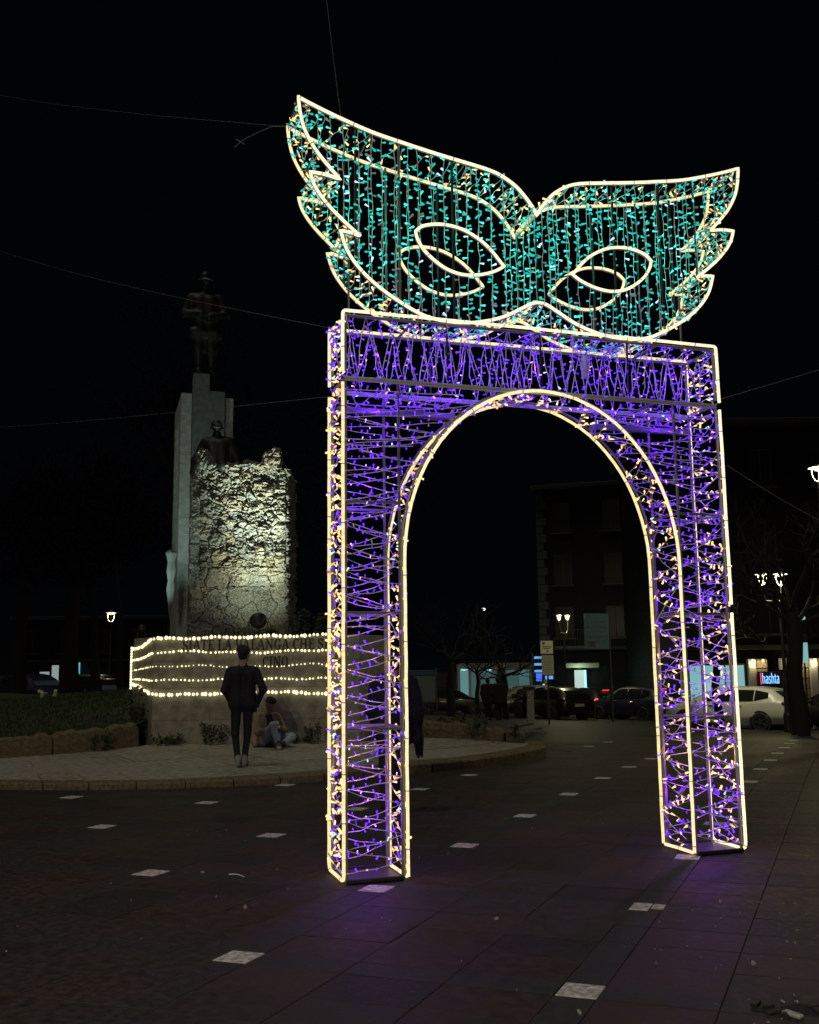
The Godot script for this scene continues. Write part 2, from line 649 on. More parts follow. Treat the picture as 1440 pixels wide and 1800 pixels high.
func ground_and_pavement() -> void:
	# asphalt sheet to the horizon, a little under the paving
	var g := Geo.new()
	var xs := [-500.0, -120.0, -40.0, -17.0, -12.0, -7.0, 0.0, 5.0, 10.0, 17.0, 20.0, 40.0, 120.0, 500.0]
	var zs := [40.0, 10.0, -13.0]
	for k in 30:
		zs.append(-14.0 - k * 1.5)
	zs.append_array([-65.0, -90.0, -140.0, -250.0, -500.0])
	for a in xs.size() - 1:
		for b in zs.size() - 1:
			var P := func(x: float, z: float) -> Vector3: return Vector3(x, ground_y(maxf(z, -140.0), x) - 0.010, z)
			g.quad(P.call(xs[a], zs[b]), P.call(xs[a + 1], zs[b]), P.call(xs[a + 1], zs[b + 1]), P.call(xs[a], zs[b + 1]), Vector3.UP)
	put("ground", g, mats["asphalt"], null, "structure")

	var pave := structure("pavement")
	var hi := 0.058
	var hj := 0.055
	var near := []
	var rest := {"slab rust": Geo.new(), "slab dark": Geo.new(), "slab red": Geo.new(), "slab brown": Geo.new(), "slab grey": Geo.new()}
	for m in range(-3, 12):
		for n in range(-7, 6):
			var ci := lattice(m + 0.5, n + 0.5)
			if ci.z < -24.0 or ci.z > 3.0:
				continue
			var cells := []
			var di := (1.0 - 2 * hi) / 4.0
			var dj := (1.0 - 2 * hj) / 3.0
			for a in 4:
				for b in 3:
					var cut := 0.0
					cells.append([m + hi + di * a, m + hi + di * (a + 1), n + hj + dj * b + cut, n + hj + dj * (b + 1), 0])
				cells.append([m + hi + di * a, m + hi + di * (a + 1), n - hj, n + hj, 1])
			for b in 3:
				cells.append([m - hi, m + hi, n + hj + dj * b, n + hj + dj * (b + 1), 1])
			for c in cells:
				var p := lattice((c[0] + c[1]) / 2.0, (c[2] + c[3]) / 2.0)
				if hypot2(p.x + 3.4, p.z + 20.0) < 4.6:
					continue
				near.append([p, c])
	near.sort_custom(func(a, b): return in_sight(a[0]) < in_sight(b[0]))
	var kinds := ["slab red", "slab brown", "slab rust", "slab brown", "slab dark"]
	var made := 0
	for q in near:
		var c = q[1]
		var key: String = "slab grey" if c[4] == 1 else kinds[rng.randi() % 5]
		var lift := rng.randf_range(-0.003, 0.001)
		if made < 298 and in_sight(q[0]) < 900.0:
			var s := Geo.new()
			slab_geo(s, c[0], c[1], c[2], c[3], lift)
			put("slab", s, mats[key], pave)
			made += 1
		else:
			slab_geo(rest[key], c[0], c[1], c[2], c[3], lift)
	for key in rest:
		put("slabs", rest[key], mats[key], pave, "stuff")
	# the white marble inlays at the crossings of the narrow bands
	for m in range(-2, 12):
		for n in range(-6, 6):
			var p := lattice(m, n)
			if p.z < -24.0 or p.z > -3.0 or hypot2(p.x + 3.3, p.z + 20.4) < 6.35:
				continue
			var s := Geo.new()
			if m == 1 and n == 1:                                         # one with a corner broken off
				slab_geo(s, m - hi, m + hi, n - hj, n + 0.01, 0.0015)
				slab_geo(s, m - 0.005, m + hi, n + 0.012, n + hj, 0.0005)
			else:
				slab_geo(s, m - hi + rng.randf_range(-0.003, 0.004), m + hi + rng.randf_range(-0.005, 0.002), n - hj + rng.randf_range(-0.002, 0.004), n + hj + rng.randf_range(-0.005, 0.002), 0.0015)
			put("marble_tile", s, mats["marble inlay"], pave)
	# scraps and grit lying about
	var l := Geo.new()
	for k in 120:
		var z := -4.2 - 9.0 * pow(rng.randf(), 1.6)
		var x := rng.randf_range(-0.42, 0.46) * -z
		if rng.randf() < 0.35:
			x = rng.randf_range(1.2, 2.6); z = rng.randf_range(-7.0, -4.6)
		var r := rng.randf_range(0.0025, 0.006) * (2.2 if rng.randf() < 0.05 else 1.0)
		var b := Basis(Vector3(rng.randf(), rng.randf(), rng.randf()).normalized(), rng.randf() * TAU)
		l.box(Vector3(x, r * 0.5, z), Vector3(r * 2.2, r, r * 1.4), b)
	put("litter", l, mat("litter", 0.3, 0.28, 0.25, 0.8), null, "stuff")
	# a slab shattered at the lower right: a flat ragged near-black patch for the gap, with bits of slab and marble in it
	var hole := Vector3(1.8, 0.0, -4.92)
	var hg := Geo.new()
	var rim := []
	for k in 18:
		var a := TAU * k / 18.0
		var r := rng.randf_range(0.6, 1.15)
		rim.append(hole + Vector3(cos(a) * 0.21 * r, 0.003, sin(a) * 0.085 * r))
	for k in 18:
		hg.flat(hole + Vector3(0, 0.002, 0), rim[k], rim[(k + 1) % 18], Vector3.UP)
	put("dark_hole_patch", hg, mat("dark hole patch", 0.008, 0.007, 0.007, 1.0), pave)  # flat near-black patch laid on the paving where the hole is
	for k in 12:
		var gg := Geo.new()
		var at := hole + Vector3(rng.randf_range(-0.22, 0.22), 0.008, rng.randf_range(-0.09, 0.1))
		gg.box(at, Vector3(rng.randf_range(0.03, 0.1), 0.016, rng.randf_range(0.02, 0.05)), Basis(Vector3.UP, rng.randf() * 3.0) * Basis(Vector3.RIGHT, rng.randf_range(-0.2, 0.2)), 0.004)
		put("slab_fragment", gg, mats["marble inlay"] if k < 2 else mats["slab brown"], pave)
	# a twig of cut cable tie on the paving
	var tw := Geo.new()
	tw.tube([Vector3(-1.45, 0.006, -8.05), Vector3(-1.38, 0.012, -8.02), Vector3(-1.33, 0.006, -7.98), Vector3(-1.31, 0.01, -7.93)], 0.005, 0.003, 5)
	tag(put("wire_scrap", tw, mats["cable"]), "thin pale scrap of wire lying on the dark paving left of the arch", "wire")


func hypot2(a: float, b: float) -> float:
	return sqrt(a * a + b * b)


func in_sight(p: Vector3) -> float:
	var d := -p.z
	return d if d > 3.9 and absf(p.x) < 0.43 * d + 0.35 else 1000.0 + absf(p.z) + absf(p.x)


func sidewalk() -> void:
	var outer := smooth_path([Vector2(-9.6, -15.4), Vector2(-7.4, -14.15), Vector2(-5.57, -13.62), Vector2(-4.37, -13.44), Vector2(-3.28, -13.46), Vector2(-2.3, -13.68), Vector2(-1.2, -14.15), Vector2(-0.1, -14.95), Vector2(0.78, -15.7), Vector2(1.58, -16.72), Vector2(2.17, -17.71), Vector2(2.45, -18.4), Vector2(2.42, -19.0)], 8)
	var inner := smooth_path([Vector2(-9.8, -16.2), Vector2(-6.8, -16.35), Vector2(-5.9, -16.95), Vector2(-5.2, -17.5), Vector2(-4.72, -18.1), Vector2(-2.6, -18.15), Vector2(-1.0, -18.25), Vector2(-0.5, -18.5), Vector2(-0.2, -18.9)], 8)
	outer = resample(outer, 97)
	inner = resample(inner, 97)
	var walk := structure("sidewalk")
	var Y := func(p: Vector2, dy: float) -> Vector3: return Vector3(p.x, walk_y(p.y, p.x) + dy, p.y)
	# kerb stones: one per three samples
	for k in range(0, 96, 4):
		var g := Geo.new()
		for q in 4:
			var i := k + q
			var o0: Vector2 = outer[i]; var o1: Vector2 = outer[i + 1]
			var t0: Vector2 = o0 + (inner[i] - o0).normalized() * 0.3
			var t1: Vector2 = o1 + (inner[i + 1] - o1).normalized() * 0.3
			if q == 0:
				o0 = o0.lerp(o1, 0.05); t0 = t0.lerp(t1, 0.05)
			if q == 3:
				o1 = o1.lerp(o0, 0.05); t1 = t1.lerp(t0, 0.05)
			var n := (o0 - t0).normalized()
			var out := Vector3(n.x, 0, n.y)
			var w := rng.randf_range(-0.004, 0.004)
			var b0: Vector3 = Y.call(o0, w); var b1: Vector3 = Y.call(o1, w)
			var e0: Vector3 = b0 - out * 0.025; var e1: Vector3 = b1 - out * 0.025
			g.quad(e0, e1, Y.call(t1, w), Y.call(t0, w), Vector3.UP)
			g.quad(e0, e1, b1 - Vector3(0, 0.025, 0), b0 - Vector3(0, 0.025, 0), out + Vector3.UP)
			g.quad(b0 - Vector3(0, 0.025, 0), b1 - Vector3(0, 0.025, 0), b1 - Vector3(0, 0.5, 0), b0 - Vector3(0, 0.5, 0), out)
			if q == 0:
				g.quad(e0, Y.call(t0, w), Y.call(t0, w - 0.1), b0 - Vector3(0, 0.5, 0), Vector3(-n.y, 0, n.x))
			if q == 3:
				g.quad(e1, Y.call(t1, w), Y.call(t1, w - 0.1), b1 - Vector3(0, 0.5, 0), Vector3(n.y, 0, -n.x))
		put("kerb_stone", g, mats["kerb stone"], walk)
	# bed under the slabs
	var bed := Geo.new()
	for i in 96:
		var t0: Vector2 = outer[i] + (inner[i] - outer[i]).normalized() * 0.25
		var t1: Vector2 = outer[i + 1] + (inner[i + 1] - outer[i + 1]).normalized() * 0.25
		bed.quad(Y.call(t0, -0.02), Y.call(t1, -0.02), Y.call(inner[i + 1], -0.02), Y.call(inner[i], -0.02), Vector3.UP)
	put("sidewalk_bed", bed, mats["mortar"], walk)
	# paving slabs in rings that follow the kerb
	var rows := [0.0, 0.26, 0.52, 0.76, 1.0]
	for r in 4:
		var step := 4 if r % 2 == 0 else 6
		for k in range(-(r * 2 % 4), 96, step):
			var g := Geo.new()
			var w := rng.randf_range(-0.003, 0.003)
			for q in step:
				var i := k + q
				if i < 0 or i >= 96:
					continue
				var A := []
				for c in [[i, 0], [i + 1, 0], [i + 1, 1], [i, 1]]:
					var o: Vector2 = outer[c[0]]
					var e: Vector2 = inner[c[0]]
					o += (e - o).normalized() * 0.31
					A.append(o.lerp(e, rows[r + c[1]]))
				var s0 := 0.025 if q == 0 else 0.0
				var s1 := 0.025 if q == step - 1 else 0.0
				var B := [A[0].lerp(A[1], s0), A[1].lerp(A[0], s1), A[2].lerp(A[3], s1), A[3].lerp(A[2], s0)]
				var in0: Vector2 = (B[3] - B[0]).normalized() * 0.013
				var in1: Vector2 = (B[2] - B[1]).normalized() * 0.013
				B = [B[0] + in0, B[1] + in1, B[2] - in1, B[3] - in0]
				g.quad(Y.call(B[0], w), Y.call(B[1], w), Y.call(B[2], w), Y.call(B[3], w), Vector3.UP)
				g.quad(Y.call(B[0], w), Y.call(B[1], w), Y.call(B[1], w - 0.02), Y.call(B[0], w - 0.02), Vector3(in0.x, 0, in0.y) * -1)
			if g.v.size():
				put("paving_slab", g, mats["walk stone"] if rng.randf() < 0.55 else mats["walk stone pale"], walk)
	# low stone edging of the lawn on the left, block by block
	var lw := structure("lawn")
	var soil := Geo.new()
	var L := func(x: float, z: float) -> Vector3:
		var t := clampf((-z - 16.2) / 8.0, 0, 1)
		return Vector3(x, 0.33 + 0.4 * t + 0.3 * clampf((x + 10.0) / 4.0, 0, 1) * clampf((-z - 16.2) / 3.0, 0, 1) + 0.04 * sin(x * 1.7 + z), z)
	for a in 30:
		for b in 26:
			var z0 := -16.55 - b * 0.6
			var z1 := z0 - 0.6
			var x0 := lerpf(-20.0, lawn_edge(z0), a / 30.0); var x1 := lerpf(-20.0, lawn_edge(z0), (a + 1) / 30.0)
			var x2 := lerpf(-20.0, lawn_edge(z1), (a + 1) / 30.0); var x3 := lerpf(-20.0, lawn_edge(z1), a / 30.0)
			soil.quad(L.call(x0, z0), L.call(x1, z0), L.call(x2, z1), L.call(x3, z1), Vector3.UP)
	put("soil", soil, mat("soil", 0.03, 0.032, 0.018, 0.95), lw)
	var blade := Geo.new()
	for k in 5:
		var a := rng.randf() * TAU
		var d := Vector3(cos(a), 0, sin(a))
		var s := Vector3(-d.z, 0, d.x) * 0.006
		var base := d * rng.randf_range(0.0, 0.03)
		var tip := base + d * rng.randf_range(0.01, 0.05) + Vector3(0, rng.randf_range(0.025, 0.06), 0)
		blade.flat(base - s, base + s, tip, s.cross(Vector3.UP))
	var bm := mesh_of(blade, mat("grass blade", 0.035, 0.06, 0.016, 0.8))
	var mm := MultiMesh.new()
	mm.transform_format = MultiMesh.TRANSFORM_3D
	mm.mesh = bm
	mm.instance_count = 9000
	for k in 9000:
		var z := -16.5 - 11.0 * pow(rng.randf(), 1.4)
		var x := lerpf(-14.0, lawn_edge(z) - 0.03, sqrt(rng.randf()))
		var s := rng.randf_range(0.7, 1.6)
		mm.set_instance_transform(k, Transform3D(Basis(Vector3.UP, rng.randf() * TAU).scaled(Vector3(s, s, s)), L.call(x, z)))
	var gi := MultiMeshInstance3D.new()
	gi.name = "grass"
	gi.multimesh = mm
	add_child(gi)
	tag(gi, "short dark grass on the raised bed left of the monument", "grass", "", "stuff")
	var edge_l := thing("stone_edging", "low worn yellowish stone edging along the lawn left of the monument", "stone edging")
	var ep := [Vector2(-9.9, -15.75), Vector2(-8.3, -15.95), Vector2(-6.9, -16.32), Vector2(-6.05, -16.85), Vector2(-5.35, -17.38), Vector2(-4.95, -17.9)]
	stone_blocks(edge_l, ep, 0.22, 0.40, 0.28)
	var edge_r := thing("stone_edging", "low rounded stone edging of the planting bed seen through the arch", "stone edging")
	stone_blocks(edge_r, [Vector2(-0.45, -18.6), Vector2(0.15, -19.05), Vector2(1.12, -18.98), Vector2(1.75, -18.75), Vector2(2.1, -18.7)], 0.34, 0.17, 0.3)
	var bed2 := Geo.new()
	bed2.quad(Vector3(-0.9, 0.42, -18.8), Vector3(2.2, 0.26, -18.9), Vector3(1.6, 0.3, -23.0), Vector3(-0.9, 0.5, -23.0), Vector3.UP)
	put("planting_bed", bed2, mats["soil"], null, "structure")


func lawn_edge(z: float) -> float:
	return -6.6 + 1.75 * clampf((-z - 16.4) / 1.6, 0, 1) - 0.55 * clampf((-z - 18.5) / 4.0, 0, 1)


func stone_blocks(parent: Node, ep: Array, h0: float, h1: float, thick: float) -> void:
	var fn := FastNoiseLite.new()
	fn.seed = 5
	fn.frequency = 2.2
	var n := ep.size()
	for k in n - 1:
		var a: Vector2 = ep[k]; var b: Vector2 = ep[k + 1]
		var g := Geo.new()
		var d := (b - a).normalized()
		var side := Vector2(-d.y, d.x) * thick * 0.5
		var A := []
		for i in 11:
			var t := lerpf(0.008, 0.992, i / 10.0)
			var p := a.lerp(b, t)
			var h := lerpf(h0, h1, (k + t) / (n - 1)) + fn.get_noise_2d(p.x * 2.0, p.y * 2.0) * 0.07
			if i == 0 or i == 10:
				h -= 0.03
			var w := walk_y(p.y, p.x)
			var ring := []
			for q in [[-1.0, -0.3], [-1.02, 0.6], [-0.86, 0.95], [-0.3, 1.03], [0.4, 1.02], [0.9, 0.92], [1.0, 0.5], [1.0, -0.3]]:
				var s: Vector2 = p + side * (q[0] + 0.12 * fn.get_noise_3d(p.x * 3.0, q[1] * 2.0, p.y * 3.0))
				ring.append(Vector3(s.x, w + h * q[1], s.y))
			A.append(ring)
		var mid := Vector3((a.x + b.x) / 2, walk_y(a.y) + h0 * 0.4, (a.y + b.y) / 2)
		for i in 10:
			for q in 7:
				g.quad(A[i][q], A[i][q + 1], A[i + 1][q + 1], A[i + 1][q], (A[i][q] + A[i + 1][q + 1]) * 0.5 - mid - Vector3(d.x, 0, d.y) * ((A[i][q] - mid).dot(Vector3(d.x, 0, d.y))))
		for e in [0, 10]:
			var o := Vector3(d.x, 0, d.y) * (-1.0 if e == 0 else 1.0)
			for q in range(1, 7):
				g.flat(A[e][0], A[e][q], A[e][q + 1], o)
		put("stone_block", g, mats["kerb stone"], parent)


# ------------------------------------------------------------------ monument
func monument() -> void:
	var zf := -18.2
	var w := thing("monument_base_wall", "pale marble base wall of the monument with carved inscription", "wall")
	# wall courses: front face panels, chamfered left side, top
	var left := -4.72
	var right := -0.95
	var top := 2.13
	var bl := Vector2(-5.42, -19.4)
	var courses := [0.0, 0.62, 1.2, 1.68, top]
	var base := 0.12
	var joints := [left, left + 1.05, left + 2.1, left + 3.2, right]
	for r in 4:
		for k in 4:
			var g := Geo.new()
			var x0: float = joints[k]; var x1: float = joints[k + 1]
			var y0: float = courses[r] + (base if r == 0 else 0.0); var y1: float = courses[r + 1]
			g.box(Vector3((x0 + x1) / 2, (y0 + y1) / 2, zf - 0.1), Vector3(x1 - x0 - 0.003, y1 - y0 - 0.003, 0.2 + rng.randf_range(-0.002, 0.002)), Basis(), 0.003)
			put("marble_slab", g, mats["monument marble"], w)
		var s := Geo.new()
		var y0: float = courses[r] + (base if r == 0 else 0.0); var y1: float = courses[r + 1]
		for sd in [[Vector2(left, zf), bl], [Vector2(right, zf), Vector2(-0.5, -19.3)]]:
			var a: Vector2 = sd[0]; var b: Vector2 = sd[1]
			var d := (b - a).normalized()
			var out := Vector3(d.y, 0, -d.x) if d.x < 0 else Vector3(-d.y, 0, d.x)
			var m := (a + b) / 2.0
			var bs := Basis(Vector3(d.x, 0, d.y), Vector3.UP, Vector3(d.x, 0, d.y).cross(Vector3.UP))
			s.box(Vector3(m.x, (y0 + y1) / 2, m.y) - out.normalized() * 0.1, Vector3((b - a).length() - 0.004, y1 - y0 - 0.003, 0.198), bs, 0.003)
		put("side_slab", s, mats["monument marble"], w)
	var body := Geo.new()
	var poly := [Vector2(left + 0.1, zf - 0.21), Vector2(right - 0.1, zf - 0.21), Vector2(-0.68, -19.3), Vector2(-0.68, -24.0), Vector2(-5.25, -24.0), Vector2(-5.25, -19.4)]
	for k in 6:
		var a: Vector2 = poly[k]; var b: Vector2 = poly[(k + 1) % 6]
		body.quad(Vector3(a.x, 0, a.y), Vector3(b.x, 0, b.y), Vector3(b.x, top - 0.02, b.y), Vector3(a.x, top - 0.02, a.y), Vector3((a.y - b.y), 0, b.x - a.x))
	for k in range(1, 5):
		body.flat(Vector3(poly[0].x, top - 0.02, poly[0].y), Vector3(poly[k].x, top - 0.02, poly[k].y), Vector3(poly[k + 1].x, top - 0.02, poly[k + 1].y), Vector3.UP)
	put("wall_core", body, mats["mortar"], w)
	text_on(w, "inscription", "SIATE LA VALANGA CHE SALE", 0.205, Vector3(-4.19, 1.865, zf + 0.004), "Droid Serif", mat("inscription", 0.02, 0.017, 0.014, 0.7), 2.98)
	text_on(w, "inscription", "CINO", 0.205, Vector3(-2.72, 1.545, zf + 0.004), "Droid Serif", mats["inscription"], 0.47)
	# rough rock tower
	rock_tower()
	# tall slab pillar behind the tower
	var p := thing("monument_pillar", "tall grey stone pillar with slotted side wings rising behind the rock tower", "pillar", Vector3(-4.62, 2.0, -22.0), 0.31)
	var g := Geo.new()
	g.box(Vector3(0.02, 2.9, 0.06), Vector3(0.72, 5.78, 0.3), Basis(), 0.01)
	put("front_panel", g, textured("pillar panel", 0.15, 0.18, 0.18, 0.75, 0.5, 21, 0.7, 1.0, 0.2), p)
	g = Geo.new()
	g.box(Vector3(-0.155, 5.99, 0.06), Vector3(0.37, 0.4, 0.3), Basis(), 0.01)
	put("top_block", g, mats["pillar panel"], p)
	for r in 4:
		g = Geo.new()
		g.box(Vector3(-0.47, 0.71 + r * 1.44, -0.2), Vector3(0.24, 1.434, 0.5), Basis(), 0.006)
		put("wing", g, mats["white concrete"], p)
		g = Geo.new()
		g.box(Vector3(0.49, 0.69 + r * 1.43, -0.2), Vector3(0.2, 1.424, 0.5), Basis(), 0.006)
		put("wing", g, mats["white concrete"], p)
	# deep left side with diagonal slots between ribs
	g = Geo.new()
	for q in [[-0.49, 0.14], [-1.62, 0.24]]:
		g.box(Vector3(-0.5, 2.85, q[0]), Vector3(0.19, 5.7, q[1]), Basis(), 0.006)
	g.box(Vector3(-0.5, 0.9, -1.03), Vector3(0.188, 1.8, 0.94))
	g.box(Vector3(-0.5, 5.45, -1.03), Vector3(0.188, 0.5, 0.94))
	put("side_wing", g, mats["white concrete"], p)
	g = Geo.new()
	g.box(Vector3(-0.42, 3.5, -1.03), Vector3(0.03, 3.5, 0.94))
	put("slot_shade_sheet", g, mat("slot shade", 0.008, 0.008, 0.008, 0.95), p)  # near-black sheet paints the shade inside the slots
	for k in 12:
		g = Geo.new()
		g.box(Vector3(-0.502, 1.95 + k * 0.285, -1.03), Vector3(0.185, 0.1, 1.0), Basis(Vector3.RIGHT, -0.38), 0.004)
		put("slat", g, mats["white concrete"], p)
	# statues
	statues()
	# string of warm lamps swagged round the base wall, five runs
	wall_strings(zf, left, right, bl)
	# floodlights on the ledge
	var f1 := thing("floodlight", "round black floodlight on the ledge pointed at the rock tower", "floodlight", Vector3(-2.86, top, -18.55))
	flood(f1, 0.155, Vector3(-0.22, 0.8, -1.0), Color(0.95, 1.0, 0.84), 4.0, 48.0)
	beam(f1, Vector3(-0.18, 1.2, -1.0), Color(0.95, 1.0, 0.87), 14.0, 30.0)  # further beams added to this fitting to brighten the upper tower
	beam(f1, Vector3(-0.2, 2.2, -1.0), Color(0.92, 1.0, 0.9), 34.0, 24.0)
	var f2 := thing("floodlight", "small grey floodlight at the left end of the wall top", "floodlight", Vector3(-5.25, top, -19.3))
	flood(f2, 0.07, Vector3(0.02, 1.45, -1.0), Color(0.84, 1.0, 0.95), 5.0, 40.0)


func flood(parent: Node3D, r: float, dir: Vector3, c: Color, e: float, angle: float) -> void:
	var d := dir.normalized()
	var x := d.cross(Vector3.UP).normalized()
	var b := Basis(x, d, x.cross(d))
	var g := Geo.new()
	var ctr := Vector3(0, r + 0.12, 0)
	g.lathe([Vector2(0, -r * 0.9), Vector2(r * 0.55, -r * 0.8), Vector2(r * 0.95, -r * 0.2), Vector2(r, 0), Vector2(r * 1.06, 0.02), Vector2(r * 1.06, 0.05), Vector2(r * 0.94, 0.05), Vector2(r * 0.9, 0.01)], Transform3D(b, ctr), 20)
	put("housing", g, mats["dark steel"], parent)
	var br := Geo.new()
	br.tube([Vector3(-r * 1.1, r + 0.12, 0), Vector3(-r * 1.1, 0.02, 0), Vector3(r * 1.1, 0.02, 0), Vector3(r * 1.1, r + 0.12, 0)], 0.012, -1, 5)
	put("bracket", br, mats["dark steel"], parent)
	var ln := Geo.new()
	ln.lathe([Vector2(r * 0.9, 0.012), Vector2(0, 0.016)], Transform3D(b, ctr), 20)
	put("lamp_lens", ln, glow("flood lens", c.r * 2.0, c.g * 2.0, c.b * 2.0), parent)
	beam(parent, dir, c, e, angle)


func beam(parent: Node3D, dir: Vector3, c: Color, e: float, angle: float) -> void:
	var d := dir.normalized()
	var l := SpotLight3D.new()
	l.name = "flood_light"
	l.light_color = c
	l.light_energy = e
	l.light_size = 0.05
	l.spot_angle = angle
	l.spot_angle_attenuation = 1.0
	l.spot_range = 40.0
	l.spot_attenuation = 2.0
	l.shadow_enabled = true
	parent.add_child(l, true)
	var at: Vector3 = parent.position + Vector3(0, 0.27, 0) + d * 0.1
	l.look_at_from_position(at, at + d * 3.0)


func text_on(parent: Node, called: String, text: String, size: float, at: Vector3, font: String, m: Material, width := 0.0, depth := 0.008, basis := Basis()) -> MeshInstance3D:
	var f := SystemFont.new()
	f.font_names = PackedStringArray([font])
	f.font_weight = 700 if font == "Droid Serif" else 400
	var t := TextMesh.new()
	t.font = f
	t.text = text
	t.font_size = 64
	t.pixel_size = size / 46.0
	t.depth = depth
	t.curve_step = 2.0
	t.horizontal_alignment = HORIZONTAL_ALIGNMENT_LEFT
	t.vertical_alignment = VERTICAL_ALIGNMENT_BOTTOM
	t.material = m
	var o := MeshInstance3D.new()
	o.mesh = t
	o.name = called
	parent.add_child(o, true)
	var b := t.get_aabb()
	var s := width / b.size.x if width > 0.0 else 1.0
	o.transform = Transform3D(basis * Basis().scaled(Vector3(s, size / maxf(b.size.y, 0.001), 1)), at) * Transform3D(Basis(), -Vector3(b.position.x, b.position.y, 0))
	return o


func stone(parent: Node, poly: PackedVector2Array, origin: Vector3, u: Vector3, up: Vector3, out: Vector3, depth: float, fn: FastNoiseLite, pit: FastNoiseLite, m: Material, rough: float, N := 60) -> void:
	# one block: ragged outline, face broken by pits and ledges
	var c := Vector2.ZERO
	for p in poly:
		c += p
	c /= poly.size()
	var per := 0.0
	for i in poly.size():
		per += (poly[(i + 1) % poly.size()] - poly[i]).length()
	var dense := []
	for i in poly.size():
		var a := poly[i]; var b := poly[(i + 1) % poly.size()]
		var q := maxi(1, int(round((b - a).length() / per * N)))
		for k in q:
			var p := a.lerp(b, float(k) / q)
			dense.append(p + Vector2(fn.get_noise_3d(p.x * 2.2, p.y * 2.2, 31.0), fn.get_noise_3d(p.x * 2.2, p.y * 2.2, 57.0)) * 0.05)
	N = dense.size()
	var seed_ := origin.x * 3.0 + c.x * 11.0 + c.y * 5.0
	var tilt := Vector2(fn.get_noise_2d(seed_, 3.0), fn.get_noise_2d(seed_, 9.0)) * 0.35
	var P := []
	var rings := 15
	for r in rings:
		var row := []
		var t := float(r) / (rings - 1)
		var inset := 1.0 - 0.96 * maxf(0.0, t - 0.07) / 0.93
		var prof := minf(1.0, t * 5.0) * 0.92 + 0.08 * t
		for i in N:
			var q: Vector2 = c.lerp(dense[i], inset)
			var h: float = (-0.1 if rough > 0.85 else -0.03) * (1.0 - minf(1.0, t * 8.0)) + depth * (prof if rough > 0.85 else 0.45 + 0.55 * prof)
			var big := fn.get_noise_3d(q.x * 0.9, q.y * 1.3, seed_)
			var ledge := fn.get_noise_3d(q.x * 1.6, q.y * 4.2, seed_ + 7.0)
			var hole := clampf((0.30 - absf(pit.get_noise_3d(q.x, q.y * 1.4, seed_ * 0.2))) * 4.0, 0.0, 1.0) * clampf(fn.get_noise_3d(q.x * 0.8, q.y * 0.8, 77.0) * 3.0 + 0.55, 0.0, 1.0)
			h += (rough * (0.07 * big + 0.055 * ledge - 0.085 * hole) + (q - c).dot(tilt)) * prof
			row.append(origin + u * q.x + up * q.y + out * h)
		P.append(row)
	var g := Geo.new()
	var Nn := []
	for a in P.size():
		var row := []
		for i in N:
			var e1: Vector3 = P[a][(i + 1) % N] - P[a][(i - 1 + N) % N]
			var e2: Vector3 = P[mini(a + 1, P.size() - 1)][i] - P[maxi(a - 1, 0)][i]
			var nn := e1.cross(e2).normalized()
			if nn.dot(out) < 0.0:
				nn = -nn
			row.append(nn)
		Nn.append(row)
	for a in P.size() - 1:
		for i in N:
			var j := (i + 1) % N
			g.tri(P[a][i], P[a][j], P[a + 1][j], Nn[a][i], Nn[a][j], Nn[a + 1][j])
			g.tri(P[a][i], P[a + 1][j], P[a + 1][i], Nn[a][i], Nn[a + 1][j], Nn[a + 1][i])
	var last: Array = P[-1]
	for i in range(1, N - 1):
		g.flat(last[0], last[i], last[i + 1], out)
	put("stone", g, m, parent)


func cells_in(w: float, h: float, sites: Array) -> Array:      # sites: Vector3(x, y, radius); power diagram, so that big and small blocks mix
	var out := []
	for i in sites.size():
		var poly := PackedVector2Array([Vector2(0, 0), Vector2(w, 0), Vector2(w, h), Vector2(0, h)])
		var si: Vector3 = sites[i]
		for j in sites.size():
			if i == j:
				continue
			var sj: Vector3 = sites[j]
			var pi := Vector2(si.x, si.y)
			var d := Vector2(sj.x, sj.y) - pi
			var l := d.length()
			if l > 1.8:
				continue
			var m := pi + d * ((l * l + si.z * si.z - sj.z * sj.z) / (2.0 * l * l))
			d /= l
			var kept := PackedVector2Array()
			for k in poly.size():
				var a := poly[k]; var b := poly[(k + 1) % poly.size()]
				var da := (a - m).dot(d); var db := (b - m).dot(d)
				if da <= 0: kept.append(a)
				if da * db < 0: kept.append(a.lerp(b, da / (da - db)))
			poly = kept
			if poly.size() < 3:
				break
		if poly.size() >= 3:
			var shr := Geometry2D.offset_polygon(poly, -0.003, Geometry2D.JOIN_ROUND)
			if shr.size() and shr[0].size() >= 3:
				out.append(shr[0])
	return out


func sites_in(w: float, h: float, sizes: Array, flat_: float) -> Array:
	var out := []
	for tries in 900:
		var r: float = sizes[rng.randi() % sizes.size()]
		if tries > 350:
			r = sizes[-1]
		var p := Vector3(rng.randf_range(0.02, w - 0.02), rng.randf_range(0.02, h - 0.02), r)
		var ok := true
		for q in out:
			if Vector2(p.x - q.x, (p.y - q.y) * flat_).length() < (r + q.z) * 0.86:
				ok = false
				break
		if ok:
			out.append(p)
	return out


